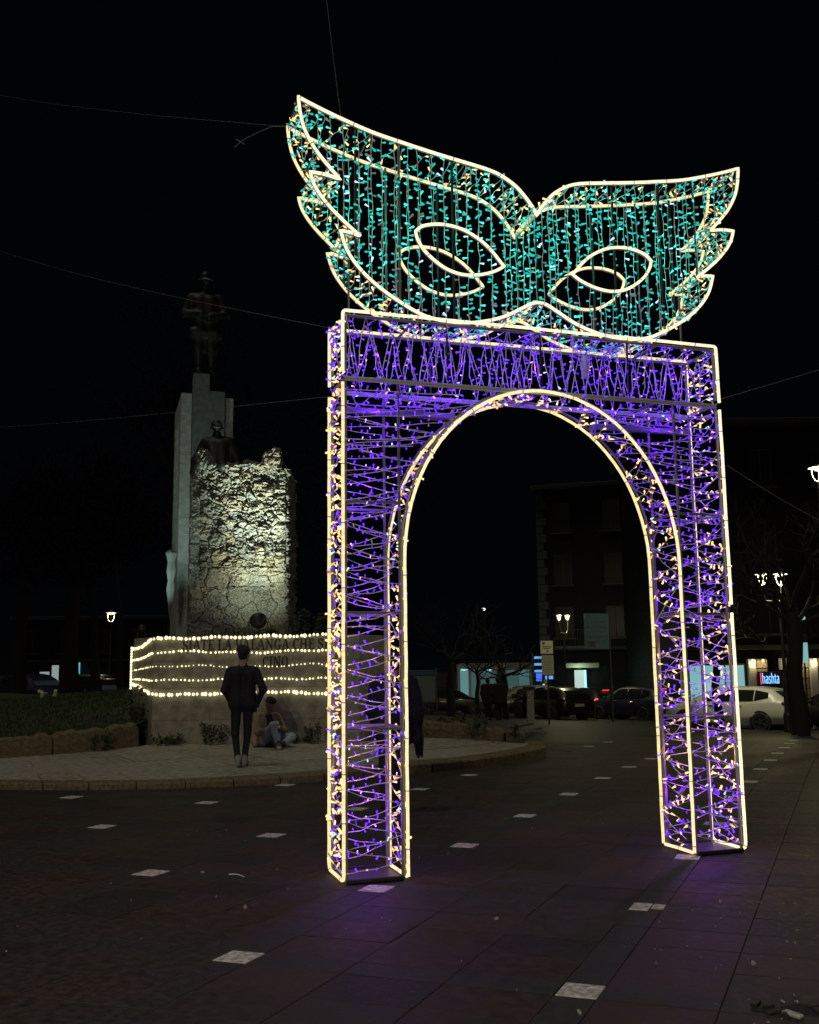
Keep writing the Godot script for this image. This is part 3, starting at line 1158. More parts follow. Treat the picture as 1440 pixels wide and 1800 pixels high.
func rock_tower() -> void:
	var t := thing("rock_tower", "floodlit tower of rough pitted limestone blocks above the inscribed wall", "monument")
	var fn := FastNoiseLite.new()
	fn.seed = 9
	fn.frequency = 3.0
	fn.fractal_octaves = 4
	var pit := FastNoiseLite.new()
	pit.seed = 23
	pit.frequency = 7.5
	pit.fractal_octaves = 2
	var x0 := -4.47
	var x1 := -2.53
	var y0 := 2.12
	var z := -20.0
	var H := 3.5
	var core := Geo.new()
	core.box(Vector3((x0 + x1) / 2, y0 + H / 2 - 0.02, z - 0.75), Vector3(x1 - x0 - 0.1, H - 0.06, 1.4))
	put("core", core, mats["mortar"], t)
	var keys := ["rock", "rock grey", "rock ochre", "rock", "rock grey"]
	# three bands: smooth big stones below, a course of squared stones, ragged blocks above
	for band in [[0.0, 1.05, [0.26, 0.2, 0.16, 0.11], 0.85, 0.8], [1.05, 1.45, [0.22, 0.19, 0.15], 1.0, 0.6], [1.45, H, [0.3, 0.22, 0.17, 0.12, 0.09], 1.35, 1.1]]:
		for c in cells_in(x1 - x0, band[1] - band[0], sites_in(x1 - x0, band[1] - band[0], band[2], band[3])):
			stone(t, c, Vector3(x0, y0 + band[0], z - 0.05), Vector3.RIGHT, Vector3.UP, Vector3.BACK, rng.randf_range(0.05, 0.15) if band[0] > 1.2 else rng.randf_range(0.07, 0.1), fn, pit, mats[keys[rng.randi() % 5]], band[4])
	# right and left flanks
	for sd in [0, 1]:
		for c in cells_in(1.5, H, sites_in(1.5, H, [0.3, 0.22, 0.17], 1.2)):
			if sd == 0:
				stone(t, c, Vector3(x0 + 0.06, y0, z), Vector3.FORWARD, Vector3.UP, Vector3.LEFT, 0.1, fn, pit, mats["rock grey"], 0.9, 36)
			else:
				stone(t, c, Vector3(x1 - 0.06, y0, z), Vector3.FORWARD, Vector3.UP, Vector3.RIGHT, 0.1, fn, pit, mats["rock grey"], 0.9, 36)
	# boulders along the broken top
	for b in [[-4.25, 5.72, 0.2, 0.26], [-4.08, 5.6, 0.2, 0.16], [-3.72, 5.64, 0.24, 0.13], [-3.3, 5.68, 0.2, 0.13], [-3.05, 5.62, 0.22, 0.14], [-2.86, 5.74, 0.24, 0.27], [-2.78, 5.92, 0.16, 0.13], [-4.3, 5.92, 0.11, 0.14]]:
		var g := Geo.new()
		var seg := 26
		var rg := 16
		var ctr := Vector3(b[0], b[1], z - 0.12)
		var Q := []
		for i in rg + 1:
			var r := []
			for k in seg:
				var th: float = PI * i / rg
				var ph: float = TAU * k / seg
				var d := Vector3(sin(th) * cos(ph), cos(th), sin(th) * sin(ph))
				var q: Vector3 = d + Vector3(b[0], b[1], 0) * 3.0
				var hole := clampf((0.28 - absf(pit.get_noise_3d(q.x * 0.4, q.y * 0.5, q.z * 0.4))) * 4.0, 0.0, 1.0)
				var s: float = 1.0 + 0.5 * fn.get_noise_3d(q.x * 0.3, q.y * 0.3, q.z * 0.3) + 0.2 * fn.get_noise_3d(q.x, q.y, q.z) - 0.22 * hole
				r.append(ctr + d * s * Vector3(b[2], b[3], 0.24))
			Q.append(r)
		for i in rg:
			for k in seg:
				var l := (k + 1) % seg
				g.quad(Q[i][k], Q[i][l], Q[i + 1][l], Q[i + 1][k], (Q[i][k] + Q[i + 1][l]) * 0.5 - ctr)
		put("boulder", g, mats[keys[rng.randi() % 5]], t)


func statues() -> void:
	var bz := Color(1, 1, 1)
	var s := thing("statue", "dark bronze soldier standing with bent arms on top of the tall pillar", "statue", Vector3(-4.7, 8.19, -21.95), 0.2)
	var B := [
		[Vector3(-0.12, 0.1, 0.0), Vector3(-0.12, 0.06, 0.16), 0.075, 0.06, bz], [Vector3(0.16, 0.1, -0.05), Vector3(0.17, 0.06, 0.1), 0.075, 0.06, bz],
		[Vector3(-0.12, 0.12, 0), Vector3(-0.14, 0.62, 0.02), 0.085, 0.12, bz], [Vector3(0.16, 0.12, -0.05), Vector3(0.15, 0.62, 0.0), 0.085, 0.12, bz],
		[Vector3(-0.14, 0.62, 0.02), Vector3(-0.11, 1.12, 0), 0.15, 0.15, bz], [Vector3(0.15, 0.62, 0.0), Vector3(0.12, 1.12, 0), 0.16, 0.16, bz],
		[Vector3(-0.1, 1.1, 0), Vector3(-0.12, 1.75, 0), 0.19, 0.21, bz], [Vector3(0.1, 1.1, 0), Vector3(0.12, 1.75, 0), 0.19, 0.21, bz],
		[Vector3(-0.28, 1.85, 0), Vector3(0.28, 1.85, 0), 0.13, 0.13, bz],
		[Vector3(-0.34, 1.83, 0), Vector3(-0.46, 1.44, 0.04), 0.12, 0.1, bz], [Vector3(-0.46, 1.44, 0.04), Vector3(-0.08, 1.4, 0.26), 0.1, 0.075, bz],
		[Vector3(0.34, 1.83, 0), Vector3(0.47, 1.46, 0.04), 0.12, 0.1, bz], [Vector3(0.47, 1.46, 0.04), Vector3(0.1, 1.32, 0.27), 0.1, 0.075, bz],
		[Vector3(-0.22, 0.98, 0.06), Vector3(0.24, 0.98, 0.06), 0.17, 0.17, bz], [Vector3(0, 1.95, 0), Vector3(0, 2.1, 0.02), 0.09, 0.085, bz],
	]
	var g := Geo.new()
	skin(g, B, 0.032, 0.02)
	head(g, Vector3(0, 2.22, 0.03), Vector3(0.05, -0.12, 1), bz, bz, 0.014)
	hand(g, Vector3(-0.1, 1.4, 0.27), Vector3(1, -0.1, 0.1), Vector3(0, 0, 1), bz, 0.35, Transform3D(), 1.1)
	hand(g, Vector3(0.12, 1.32, 0.28), Vector3(-1, 0.05, 0.1), Vector3(0, 0, 1), bz, 0.35, Transform3D(), 1.1)
	put("body", g, mats["bronze"], s)
	var h := Geo.new()
	h.lathe([Vector2(0.0, 0.2), Vector2(0.07, 0.19), Vector2(0.115, 0.12), Vector2(0.12, 0.05), Vector2(0.18, 0.0), Vector2(0.17, -0.015), Vector2(0.1, 0.02)], Transform3D(Basis(Vector3.RIGHT, 0.08), Vector3(0, 2.29, 0.03)), 18)
	put("helmet", h, mats["bronze"], s)
	var s2 := thing("statue", "dark bronze soldier crouching at the left of the rock tower top", "statue", Vector3(-4.05, 5.62, -20.35))
	B = [
		[Vector3(-0.1, 0.1, 0), Vector3(-0.08, 0.52, 0.02), 0.2, 0.2, bz], [Vector3(0.12, 0.1, 0), Vector3(0.1, 0.52, 0.02), 0.2, 0.2, bz],
		[Vector3(-0.2, 0.62, 0), Vector3(0.22, 0.62, 0), 0.13, 0.13, bz], [Vector3(-0.26, 0.6, 0), Vector3(-0.42, 0.22, 0.08), 0.11, 0.1, bz],
		[Vector3(-0.42, 0.22, 0.08), Vector3(-0.45, -0.05, 0.2), 0.1, 0.075, bz], [Vector3(0.28, 0.6, 0), Vector3(0.42, 0.25, 0.05), 0.11, 0.09, bz],
		[Vector3(0.42, 0.25, 0.05), Vector3(0.5, 0.02, 0.16), 0.09, 0.07, bz], [Vector3(-0.12, 0.0, 0.0), Vector3(-0.3, 0.08, 0.36), 0.15, 0.12, bz],
		[Vector3(0.12, 0.0, 0.0), Vector3(0.2, 0.05, 0.36), 0.15, 0.12, bz], [Vector3(0, 0.7, 0.02), Vector3(0, 0.8, 0.05), 0.09, 0.085, bz],
	]
	g = Geo.new()
	skin(g, B, 0.03, 0.02)
	head(g, Vector3(0.0, 0.9, 0.06), Vector3(0.1, -0.15, 1), bz, bz, 0.014)
	hand(g, Vector3(-0.45, -0.03, 0.2), Vector3(0.2, -0.7, 0.7), Vector3(0, 0.7, 0.7), bz, 0.3, Transform3D(), 1.1)
	hand(g, Vector3(0.5, 0.04, 0.16), Vector3(0.3, -0.6, 0.7), Vector3(0, 0.7, 0.7), bz, 0.3, Transform3D(), 1.1)
	put("body", g, mats["bronze"], s2)
	h = Geo.new()
	h.lathe([Vector2(0.0, 0.13), Vector2(0.07, 0.12), Vector2(0.118, 0.05), Vector2(0.125, -0.01), Vector2(0.15, -0.04), Vector2(0.14, -0.05), Vector2(0.1, -0.01)], Transform3D(Basis(Vector3.RIGHT, 0.1), Vector3(0, 0.97, 0.06)), 18)
	put("helmet", h, mats["bronze"], s2)
	var s3 := thing("stone_point", "pale stone blade shape hanging point down beside the rock tower's left flank", "sculpture", Vector3(-5.0, 2.55, -20.5))
	g = Geo.new()
	var prof := [[0.0, 0.008], [0.35, 0.05], [0.62, 0.085], [0.8, 0.06], [1.0, 0.095], [1.2, 0.07], [1.38, 0.12], [1.44, 0.07]]
	for i in prof.size() - 1:
		var a: float = prof[i][1]; var b: float = prof[i + 1][1]
		var ya: float = prof[i][0]; var yb: float = prof[i + 1][0]
		var A := [Vector3(-a, ya, 0), Vector3(0, ya, a * 0.8), Vector3(a, ya, 0), Vector3(0, ya, -a * 0.8)]
		var C := [Vector3(-b, yb, 0), Vector3(0, yb, b * 0.8), Vector3(b, yb, 0), Vector3(0, yb, -b * 0.8)]
		for k in 4:
			g.quad(A[k], A[(k + 1) % 4], C[(k + 1) % 4], C[k], (A[k] + A[(k + 1) % 4]) * Vector3(1, 0, 1))
	put("blade", g, mat("blade stone", 0.12, 0.135, 0.13, 0.85), s3)


func wall_strings(zf: float, left: float, right: float, bl: Vector2) -> void:
	var o := thing("string_lights", "five runs of warm lamp string swagged across the monument's base wall", "string lights")
	var runs := [[2.12, 0.0, 0.028, 1.92], [1.83, 0.015, 0.021, 1.69], [1.57, 0.02, 0.013, 1.5], [1.33, 0.0, 0.017, 1.33], [1.09, -0.02, 0.028, 1.24]]
	var gb := {}
	for r in runs:
		var path := []
		var m := 46
		for k in m + 1:
			var t := float(k) / m
			var x := lerpf(left, right - 0.3, t)
			path.append(Vector3(x, r[0] + r[1] * sin(t * 9.0) + 0.012 * sin(t * 23.0 + r[0] * 9.0) - 0.04 * (1.0 - t) * (1.0 if r[0] > 1.9 else 0.0), zf + 0.035))
		var side := []
		for k in range(1, 17):
			var t := k / 16.0
			var p := Vector2(left, zf).lerp(bl, t)
			var dn := Vector2(bl.y - zf, left - bl.x).normalized()
			side.append(Vector3(p.x + dn.x * 0.035, lerpf(path[0].y, r[3], t) - 0.08 * sin(t * PI) * (r[0] - 1.5), p.y + dn.y * 0.035))
		var all := side.duplicate()
		all.reverse()
		all.append_array(path)
		var c := Geo.new()
		c.tube(all, 0.004, -1, 4)
		var cable := put("cable", c, mats["cable"], o)
		var b := Geo.new()
		for k in all.size():
			var s: float = r[2] * rng.randf_range(0.68, 1.15)
			b.ball(all[k] + Vector3(rng.randf_range(-0.016, 0.016), 0.012 + rng.randf_range(-0.008, 0.006), 0.01), Vector3(s, s * 1.15, s), 6, 5)
		put("bulbs", b, glow("wall bulb", 1.9, 1.72, 0.95), cable, "stuff")
	# the drop down the rear corner
	var c := Geo.new()
	var dn := Vector2(bl.y - zf, left - bl.x).normalized() * 0.04
	var drop := []
	for k in 15:
		drop.append(Vector3(bl.x + dn.x, 1.95 - 0.055 * k, bl.y + dn.y))
	c.tube(drop, 0.004, -1, 4)
	var cable := put("cable", c, mats["cable"], o)
	var b := Geo.new()
	for p in drop:
		b.ball(p, Vector3(0.022, 0.026, 0.022), 6, 5)
	put("bulbs", b, mats["wall bulb"], cable, "stuff")


# ------------------------------------------------------------------ the arch of lights
const GW := 3.5118
const GH := 4.4603
const GD := 0.4817
var bulb_v := PackedVector3Array()
var bulb_n := PackedVector3Array()


func gp(a: float, b: float, w: float) -> Vector3:
	return Vector3(a, b, -w)


func arch_x(b: float) -> float:      # half opening at height b
	if b <= 2.45:
		return 1.253
	var q := (b - 2.45) / 1.46
	return 1.253 * sqrt(maxf(0.0, 1.0 - q * q))


func arch_pt(s: float, w: float) -> Vector3:   # s: 0 left foot .. 1 right foot
	var legs := 2.42
	var arc := 4.28
	var total := legs * 2 + arc
	var d := s * total
	if d < legs:
		return gp(GW / 2 - 1.253, 0.03 + d, w)
	if d > legs + arc:
		return gp(GW / 2 + 1.253, 0.03 + total - d, w)
	var a := PI * (1.0 - (d - legs) / arc)
	return gp(GW / 2 + 1.253 * cos(a), 2.45 + 1.46 * sin(a), w)


func make_bulb() -> void:
	var g := Geo.new()
	g.lathe([Vector2(0.0036, 0.0), Vector2(0.0046, 0.012), Vector2(0.0074, 0.028), Vector2(0.0068, 0.034), Vector2(0.0, 0.037)], Transform3D(), 6)
	bulb_v = g.v
	bulb_n = g.n


func light_string(parent: Node, path: Array, spacing: float, mix: Array, along: Vector3, cable_r := 0.004, scale := 1.0, spread := 1.0) -> void:
	# mix: [[material key, weight], ...]; one cable with its bulbs as a sub-part
	var c := Geo.new()
	c.tube(path, cable_r, -1, 4)
	var cable := put("string_light", c, mats["cable"], parent)
	var gs := {}
	var total := 0.0
	for m in mix:
		gs[m[0]] = Geo.new()
		total += m[1]
	var acc := spacing * rng.randf()
	for i in path.size() - 1:
		var a: Vector3 = path[i]; var b: Vector3 = path[i + 1]
		var l := (b - a).length()
		while acc < l:
			var p := a.lerp(b, acc / l)
			acc += spacing * rng.randf_range(0.6, 1.4)
			var pick := rng.randf() * total
			var key: String = mix[0][0]
			for m in mix:
				pick -= m[1]
				if pick <= 0.0:
					key = m[0]
					break
			var t := (b - a).normalized()
			var d := Vector3(rng.randfn(), rng.randfn() * 0.8 + along.y, rng.randfn() * 0.8) * spread + along * 0.4
			d = (d - t * d.dot(t) * 0.7).normalized()
			var x := d.cross(Vector3(0.2, 0.4, 0.9)).normalized()
			var s := scale * rng.randf_range(0.8, 1.15) * (0.72 if key == "bulb violet" else 1.0)
			gs[key].add(bulb_v, bulb_n, Transform3D(Basis(x * s, d * s, x.cross(d) * s), p))
		acc -= l
	var am := ArrayMesh.new()
	for key in gs:
		gs[key].surface(am, mats[key])
	if am.get_surface_count():
		put_mesh("bulbs", am, cable, "stuff")


func zigzag(P: Callable, Q: Callable, t0: float, t1: float, pitch: float, wob := 0.012) -> Array:
	# a string laced to and fro between two edges
	var out := []
	var t := t0
	var flip := false
	while t < t1:
		var t2 := minf(t + pitch * rng.randf_range(0.75, 1.25), t1)
		var a: Vector3 = Q.call(t) if flip else P.call(t)
		var b: Vector3 = P.call(t2) if flip else Q.call(t2)
		var n := 4
		for k in n:
			var s := float(k) / n
			var w := wob * (1.0 if k > 0 else 0.3)
			out.append(a.lerp(b, s) + Vector3(rng.randf_range(-w, w), rng.randf_range(-w, w) - 0.015 * sin(s * PI), rng.randf_range(-w, w)))
		flip = not flip
		t = t2 + pitch * 0.05
	return out


func rope(parent: Node, path: Array, key := "rope warm", r := 0.0138) -> void:
	var g := Geo.new()
	var p := []
	for q in path:
		p.append(q + Vector3(rng.randf_range(-1, 1), rng.randf_range(-1, 1), 0) * 0.0018)
	g.tube(p, r, -1, 8)
	var ro := put("light_rope", g, mats[key], parent)
	ties(ro, path, r)


func ties(ro: Node, path: Array, r: float) -> void:      # cable ties that hold the rope to its bar
	var t := Geo.new()
	var acc := 0.2
	for i in path.size() - 1:
		var a: Vector3 = path[i]; var b: Vector3 = path[i + 1]
		var l := (b - a).length()
		while acc < l:
			var d := (b - a).normalized()
			var x := d.cross(Vector3(0.3, 0.2, 0.9)).normalized()
			t.lathe([Vector2(r, -0.004), Vector2(r + 0.0025, -0.004), Vector2(r + 0.0025, 0.004), Vector2(r, 0.004)], Transform3D(Basis(x, d, x.cross(d)), a.lerp(b, acc / l)), 8)
			acc += rng.randf_range(0.35, 0.55)
		acc -= l
	if t.v.size():
		put("ties", t, mat("tie", 0.45, 0.42, 0.36, 0.6), ro, "stuff")


func corner_path(p: Array, r: float) -> Array:      # a path whose inner corners are rounded, subdivided along its straights
	var out := []
	for i in p.size():
		if i == 0 or i == p.size() - 1:
			out.append(p[i])
			continue
		var a: Vector3 = p[i] + (p[i - 1] - p[i]).normalized() * r
		var b: Vector3 = p[i] + (p[i + 1] - p[i]).normalized() * r
		for k in 5:
			var t := k / 4.0
			out.append(a.lerp(p[i], t).lerp(p[i].lerp(b, t), t))
	var fine := []
	for i in out.size() - 1:
		var n := maxi(1, int((out[i + 1] - out[i]).length() / 0.16))
		for k in n:
			fine.append(out[i].lerp(out[i + 1], float(k) / n))
	fine.append(out[-1])
	return fine


func bar(parent: Node, called: String, a: Vector3, b: Vector3, t: float, m: Material, t2 := -1.0) -> void:
	var g := Geo.new()
	var d := (b - a).normalized()
	var x := d.cross(Vector3(0.02, 0.03, 1)).normalized()
	g.box((a + b) / 2.0, Vector3(t if t2 < 0 else t2, (b - a).length(), t), Basis(x, d, x.cross(d)), t * 0.12)
	put(called, g, m, parent)


func light_arch() -> void:
	make_bulb()
	var o := thing("light_arch", "tall gate-shaped arch outlined in warm light rope and laced with purple lamps", "light display", Vector3(-0.521, 0, -7.6306), 0.3087)
	var D := GD
	var st: Material = mats["steel"]
	var dk: Material = mats["dark steel"]
	# steel frame: posts, rails, beams, feet
	for a in [0.0, 0.495, GW - 0.495, GW]:
		for w in [0.0, D]:
			var s := 0.026
			var ia: float = a + (s if a in [0.0, GW - 0.495] else -s)
			var iw: float = w + (s if w == 0.0 else -s)
			bar(o, "post", gp(ia, 0.0, iw), gp(ia, 3.9, iw), 0.02, st)
	for side in [[0.0, 0.495], [GW - 0.495, GW]]:
		for b in [1.13, 2.02, 2.9]:
			for w in [0.03, D - 0.03]:
				bar(o, "rail", gp(side[0] + 0.03, b, w), gp(side[1] - 0.03, b, w), 0.022, st)
			for a in [side[0] + 0.03, side[1] - 0.03]:
				bar(o, "rail", gp(a, b + 0.004, 0.04), gp(a, b + 0.004, D - 0.04), 0.02, st)
		var pl := Geo.new()
		pl.box(gp((side[0] + side[1]) / 2, 0.012, D / 2), Vector3(0.45, 0.012, D - 0.04), Basis(), 0.002)
		put("foot_plate", pl, mat("foot plate", 0.12, 0.12, 0.125, 0.4, 0.5), o)
		for w in [0.012, D - 0.012]:
			bar(o, "bottom_bar", gp(side[0] + 0.02, 0.022, w), gp(side[1] - 0.02, 0.022, w), 0.03, dk)
	for w in [0.02, D - 0.02]:
		bar(o, "beam", gp(0.02, 3.888, w), gp(GW - 0.02, 3.888, w), 0.016, mat("beam paint", 0.42, 0.42, 0.43, 0.5))
		bar(o, "beam", gp(0.02, 3.908, w + 0.002), gp(GW - 0.02, 3.908, w + 0.002), 0.02, mats["beam paint"])
		bar(o, "top_bar", gp(0.02, 4.425, w), gp(GW - 0.02, 4.425, w), 0.022, st)
		for a in [0.026, GW - 0.026]:
			bar(o, "lintel_post", gp(a, 3.95, w), gp(a, 4.42, w), 0.02, st)
		for a in [0.9, 1.755, 2.6]:
			bar(o, "lintel_post", gp(a, 3.95, w), gp(a, 4.42, w), 0.016, dk)
	for a in [0.03, 0.6, 1.755, 2.9, GW - 0.03]:
		bar(o, "cross_bar", gp(a, 3.91, 0.03), gp(a, 3.91, D - 0.03), 0.022, st)
		bar(o, "cross_bar", gp(a, 4.42, 0.03), gp(a, 4.42, D - 0.03), 0.02, st)
	for w in [0.028, D - 0.028]:
		var ag := Geo.new()
		var pth := []
		for k in 49:
			var q := arch_pt(k / 48.0, w)
			pth.append(q + Vector3(signf(q.x - GW / 2) * 0.022, 0.022 if q.y > 2.5 else 0.0, 0))
		ag.tube(pth, 0.011, -1, 6)
		put("arch_bar", ag, st, o)
	bar(o, "purlin", gp(0.05, 3.74, D - 0.07), gp(1.1, 3.74, D - 0.07), 0.05, st)
	bar(o, "purlin", gp(GW - 1.1, 3.74, D - 0.07), gp(GW - 0.05, 3.74, D - 0.07), 0.05, st)
	# light ropes
	rope(o, corner_path([gp(0, 3.86, 0), gp(0, 0.028, 0), gp(0, 0.028, D), gp(0, 3.86, D)], 0.06), "rope yellow")
	rope(o, corner_path([gp(GW, 2.03, 0), gp(GW, 0.028, 0), gp(GW, 0.028, D), gp(GW, 3.86, D)], 0.06), "rope pale")
	rope(o, corner_path([gp(GW, 3.86, 0), gp(GW, 2.1, 0)], 0.06), "rope pale")
	for w in [0.0, D]:
		var pth := []
		for k in 81:
			pth.append(arch_pt(k / 80.0, w))
		rope(o, pth, "rope warm" if w == 0.0 else "rope yellow")
		rope(o, corner_path([gp(0, 3.95, w), gp(0, GH, w), gp(GW, GH, w), gp(GW, 3.93, w)], 0.035), "rope pale" if w == 0.0 else "rope warm")
	for a in [0.5, GW - 0.5]:
		rope(o, corner_path([gp(a, 0.028, 0.03), gp(a, 0.028, D - 0.03)], 0.02))
	# laced strings
	var purple := [["bulb purple", 0.42], ["bulb deep", 0.3], ["bulb violet", 0.15], ["bulb dull", 0.11], ["bulb cool", 0.02]]
	var warm := [["bulb warm", 0.66], ["bulb amber", 0.14], ["bulb purple", 0.06], ["bulb cool", 0.04], ["bulb dull", 0.08]]
	var half := [["bulb warm", 0.46], ["bulb purple", 0.2], ["bulb deep", 0.1], ["bulb violet", 0.08], ["bulb cool", 0.06], ["bulb dull", 0.1]]
	var deep := [["bulb deep", 0.75], ["bulb purple", 0.25]]
	for w in [0.012, D - 0.012, D * 0.5]:  # middle plane: deep violet strings added to stand in for haze inside
		for sd in [0, 1]:
			var outer := func(b: float) -> Vector3: return gp(0.02 if sd == 0 else GW - 0.02, b, w)
			var inner := func(b: float) -> Vector3:
				var x := GW / 2 - arch_x(b + 0.0) if sd == 0 else GW / 2 + arch_x(b)
				return gp(x + (-0.03 if sd == 0 else 0.03), b, w)
			var cuts := [0.08, 1.0, 1.95, 2.9, 3.4, 3.84]
			for k in 5:
				if w == D * 0.5 and k < 2:
					continue
				light_string(o, zigzag(outer, inner, cuts[k], cuts[k + 1], 0.1 if w < 0.1 else (0.095 if w > 0.3 else 0.13), 0.01), 0.085, deep if w == D * 0.5 else purple, Vector3(0, 0.25, 0))
	for sd in [0, 1]:
		var a := 0.0 if sd == 0 else GW
		var cuts := [0.06, 1.0, 1.95, 2.9, 3.86]
		for k in 4:
			light_string(o, zigzag(func(b: float) -> Vector3: return gp(a, b, 0.02), func(b: float) -> Vector3: return gp(a, b, D - 0.02), cuts[k], cuts[k + 1], 0.085, 0.014), 0.058, warm if sd == 0 else half, Vector3(-0.3 if sd == 0 else 0.3, 0.2, 0.2), 0.0036, 1.15)
			light_string(o, zigzag(func(b: float) -> Vector3: return gp(a, b, 0.02), func(b: float) -> Vector3: return gp(a, b, D - 0.02), cuts[k], cuts[k + 1], 0.22, 0.014), 0.12, purple, Vector3(0, 0.2, 0))
	for k in 8:                                            # inside the opening, foot to foot
		var t0 := k / 8.0 + 0.004
		var t1 := (k + 1) / 8.0 - 0.004
		light_string(o, zigzag(func(s: float) -> Vector3: return arch_pt(s, 0.02), func(s: float) -> Vector3: return arch_pt(s, D - 0.02), t0, t1, 0.0125, 0.012), 0.075, warm if k < 6 else half, Vector3(0, 0.2, 0.2), 0.0036, 1.15)
		light_string(o, zigzag(func(s: float) -> Vector3: return arch_pt(s, 0.03), func(s: float) -> Vector3: return arch_pt(s, D - 0.03), t0, t1, 0.028, 0.012), 0.14, purple, Vector3(0, 0.2, 0))
	for w in [0.012, D - 0.012, D * 0.5]:                  # lintel, laced up and down; middle plane added for the violet haze
		for k in 4:
			var x0 := 0.03 + (GW - 0.06) * k / 4.0
			var x1 := 0.03 + (GW - 0.06) * (k + 1) / 4.0
			light_string(o, zigzag(func(a: float) -> Vector3: return gp(a, 4.43, w), func(a: float) -> Vector3: return gp(a, 3.9, w), x0, x1, [0.095, 0.085, 0.13][0 if w < 0.1 else (1 if w > 0.3 else 2)], 0.014), 0.085 if w != D * 0.5 else 0.06, purple if w != D * 0.5 else deep, Vector3(0, -0.2, 0))
	for a in [0.0, GW]:
		light_string(o, zigzag(func(b: float) -> Vector3: return gp(a, b, 0.02), func(b: float) -> Vector3: return gp(a, b, D - 0.02), 3.93, 4.44, 0.055, 0.016), 0.06, half, Vector3(0, 0.2, 0.2), 0.0036, 1.15)
	for k in 3:
		light_string(o, zigzag(func(a: float) -> Vector3: return gp(a, 4.43, 0.03), func(a: float) -> Vector3: return gp(a, 4.43, D - 0.03), 0.1 + k * 1.1, 1.2 + k * 1.1, 0.11, 0.02), 0.09, purple, Vector3(0, 0.2, 0))
		if k != 1:
			light_string(o, zigzag(func(a: float) -> Vector3: return gp(a, 3.84, 0.03), func(a: float) -> Vector3: return gp(a, 3.8, D - 0.03), 0.1 if k == 0 else GW - 1.0, 1.0 if k == 0 else GW - 0.1, 0.13, 0.02), 0.09, purple, Vector3(0, -0.2, 0))
	# light given off by the strings
	var vio := Color(0.40, 0.09, 1.0)
	var amber := Color(1.0, 0.72, 0.4)
	for b in [0.45, 1.3, 2.15, 3.0]:
		for a in [0.25, GW - 0.25]:
			omni(o, gp(a, b, D / 2), vio if b > 1.0 else Color(0.55, 0.14, 0.95), 0.12 if b > 1.0 else 0.22, 0.012)
			if b > 1.0 and b < 3.0:
				omni(o, gp(a, b - 0.5, D / 2), amber, 0.08, 0.012)
	for a in [0.35, 1.05, 1.755, 2.45, 3.15]:
		omni(o, gp(a, 4.18, D / 2), vio, 0.13, 0.012)
		omni(o, gp(a, 3.72 if absf(a - 1.755) > 1.0 else 3.9, D / 2), vio, 0.11, 0.012)
	# plug boxes of the strings
	var pb := Geo.new()
	pb.lathe([Vector2(0.0, 0.1), Vector2(0.03, 0.1), Vector2(0.034, 0.09), Vector2(0.034, -0.09), Vector2(0.03, -0.1), Vector2(0, -0.1)], Transform3D(Basis(), gp(2.27, 4.22, D * 0.4)), 10)
	put("plug_box", pb, mat("plug box", 0.4, 0.4, 0.42, 0.5), o)
	pb = Geo.new()
	pb.tube([gp(2.27, 4.32, D * 0.4), gp(2.3, 4.38, D * 0.4), gp(2.26, 4.43, D * 0.4)], 0.005, -1, 5)
	put("plug_cord", pb, mats["black cable"], o)


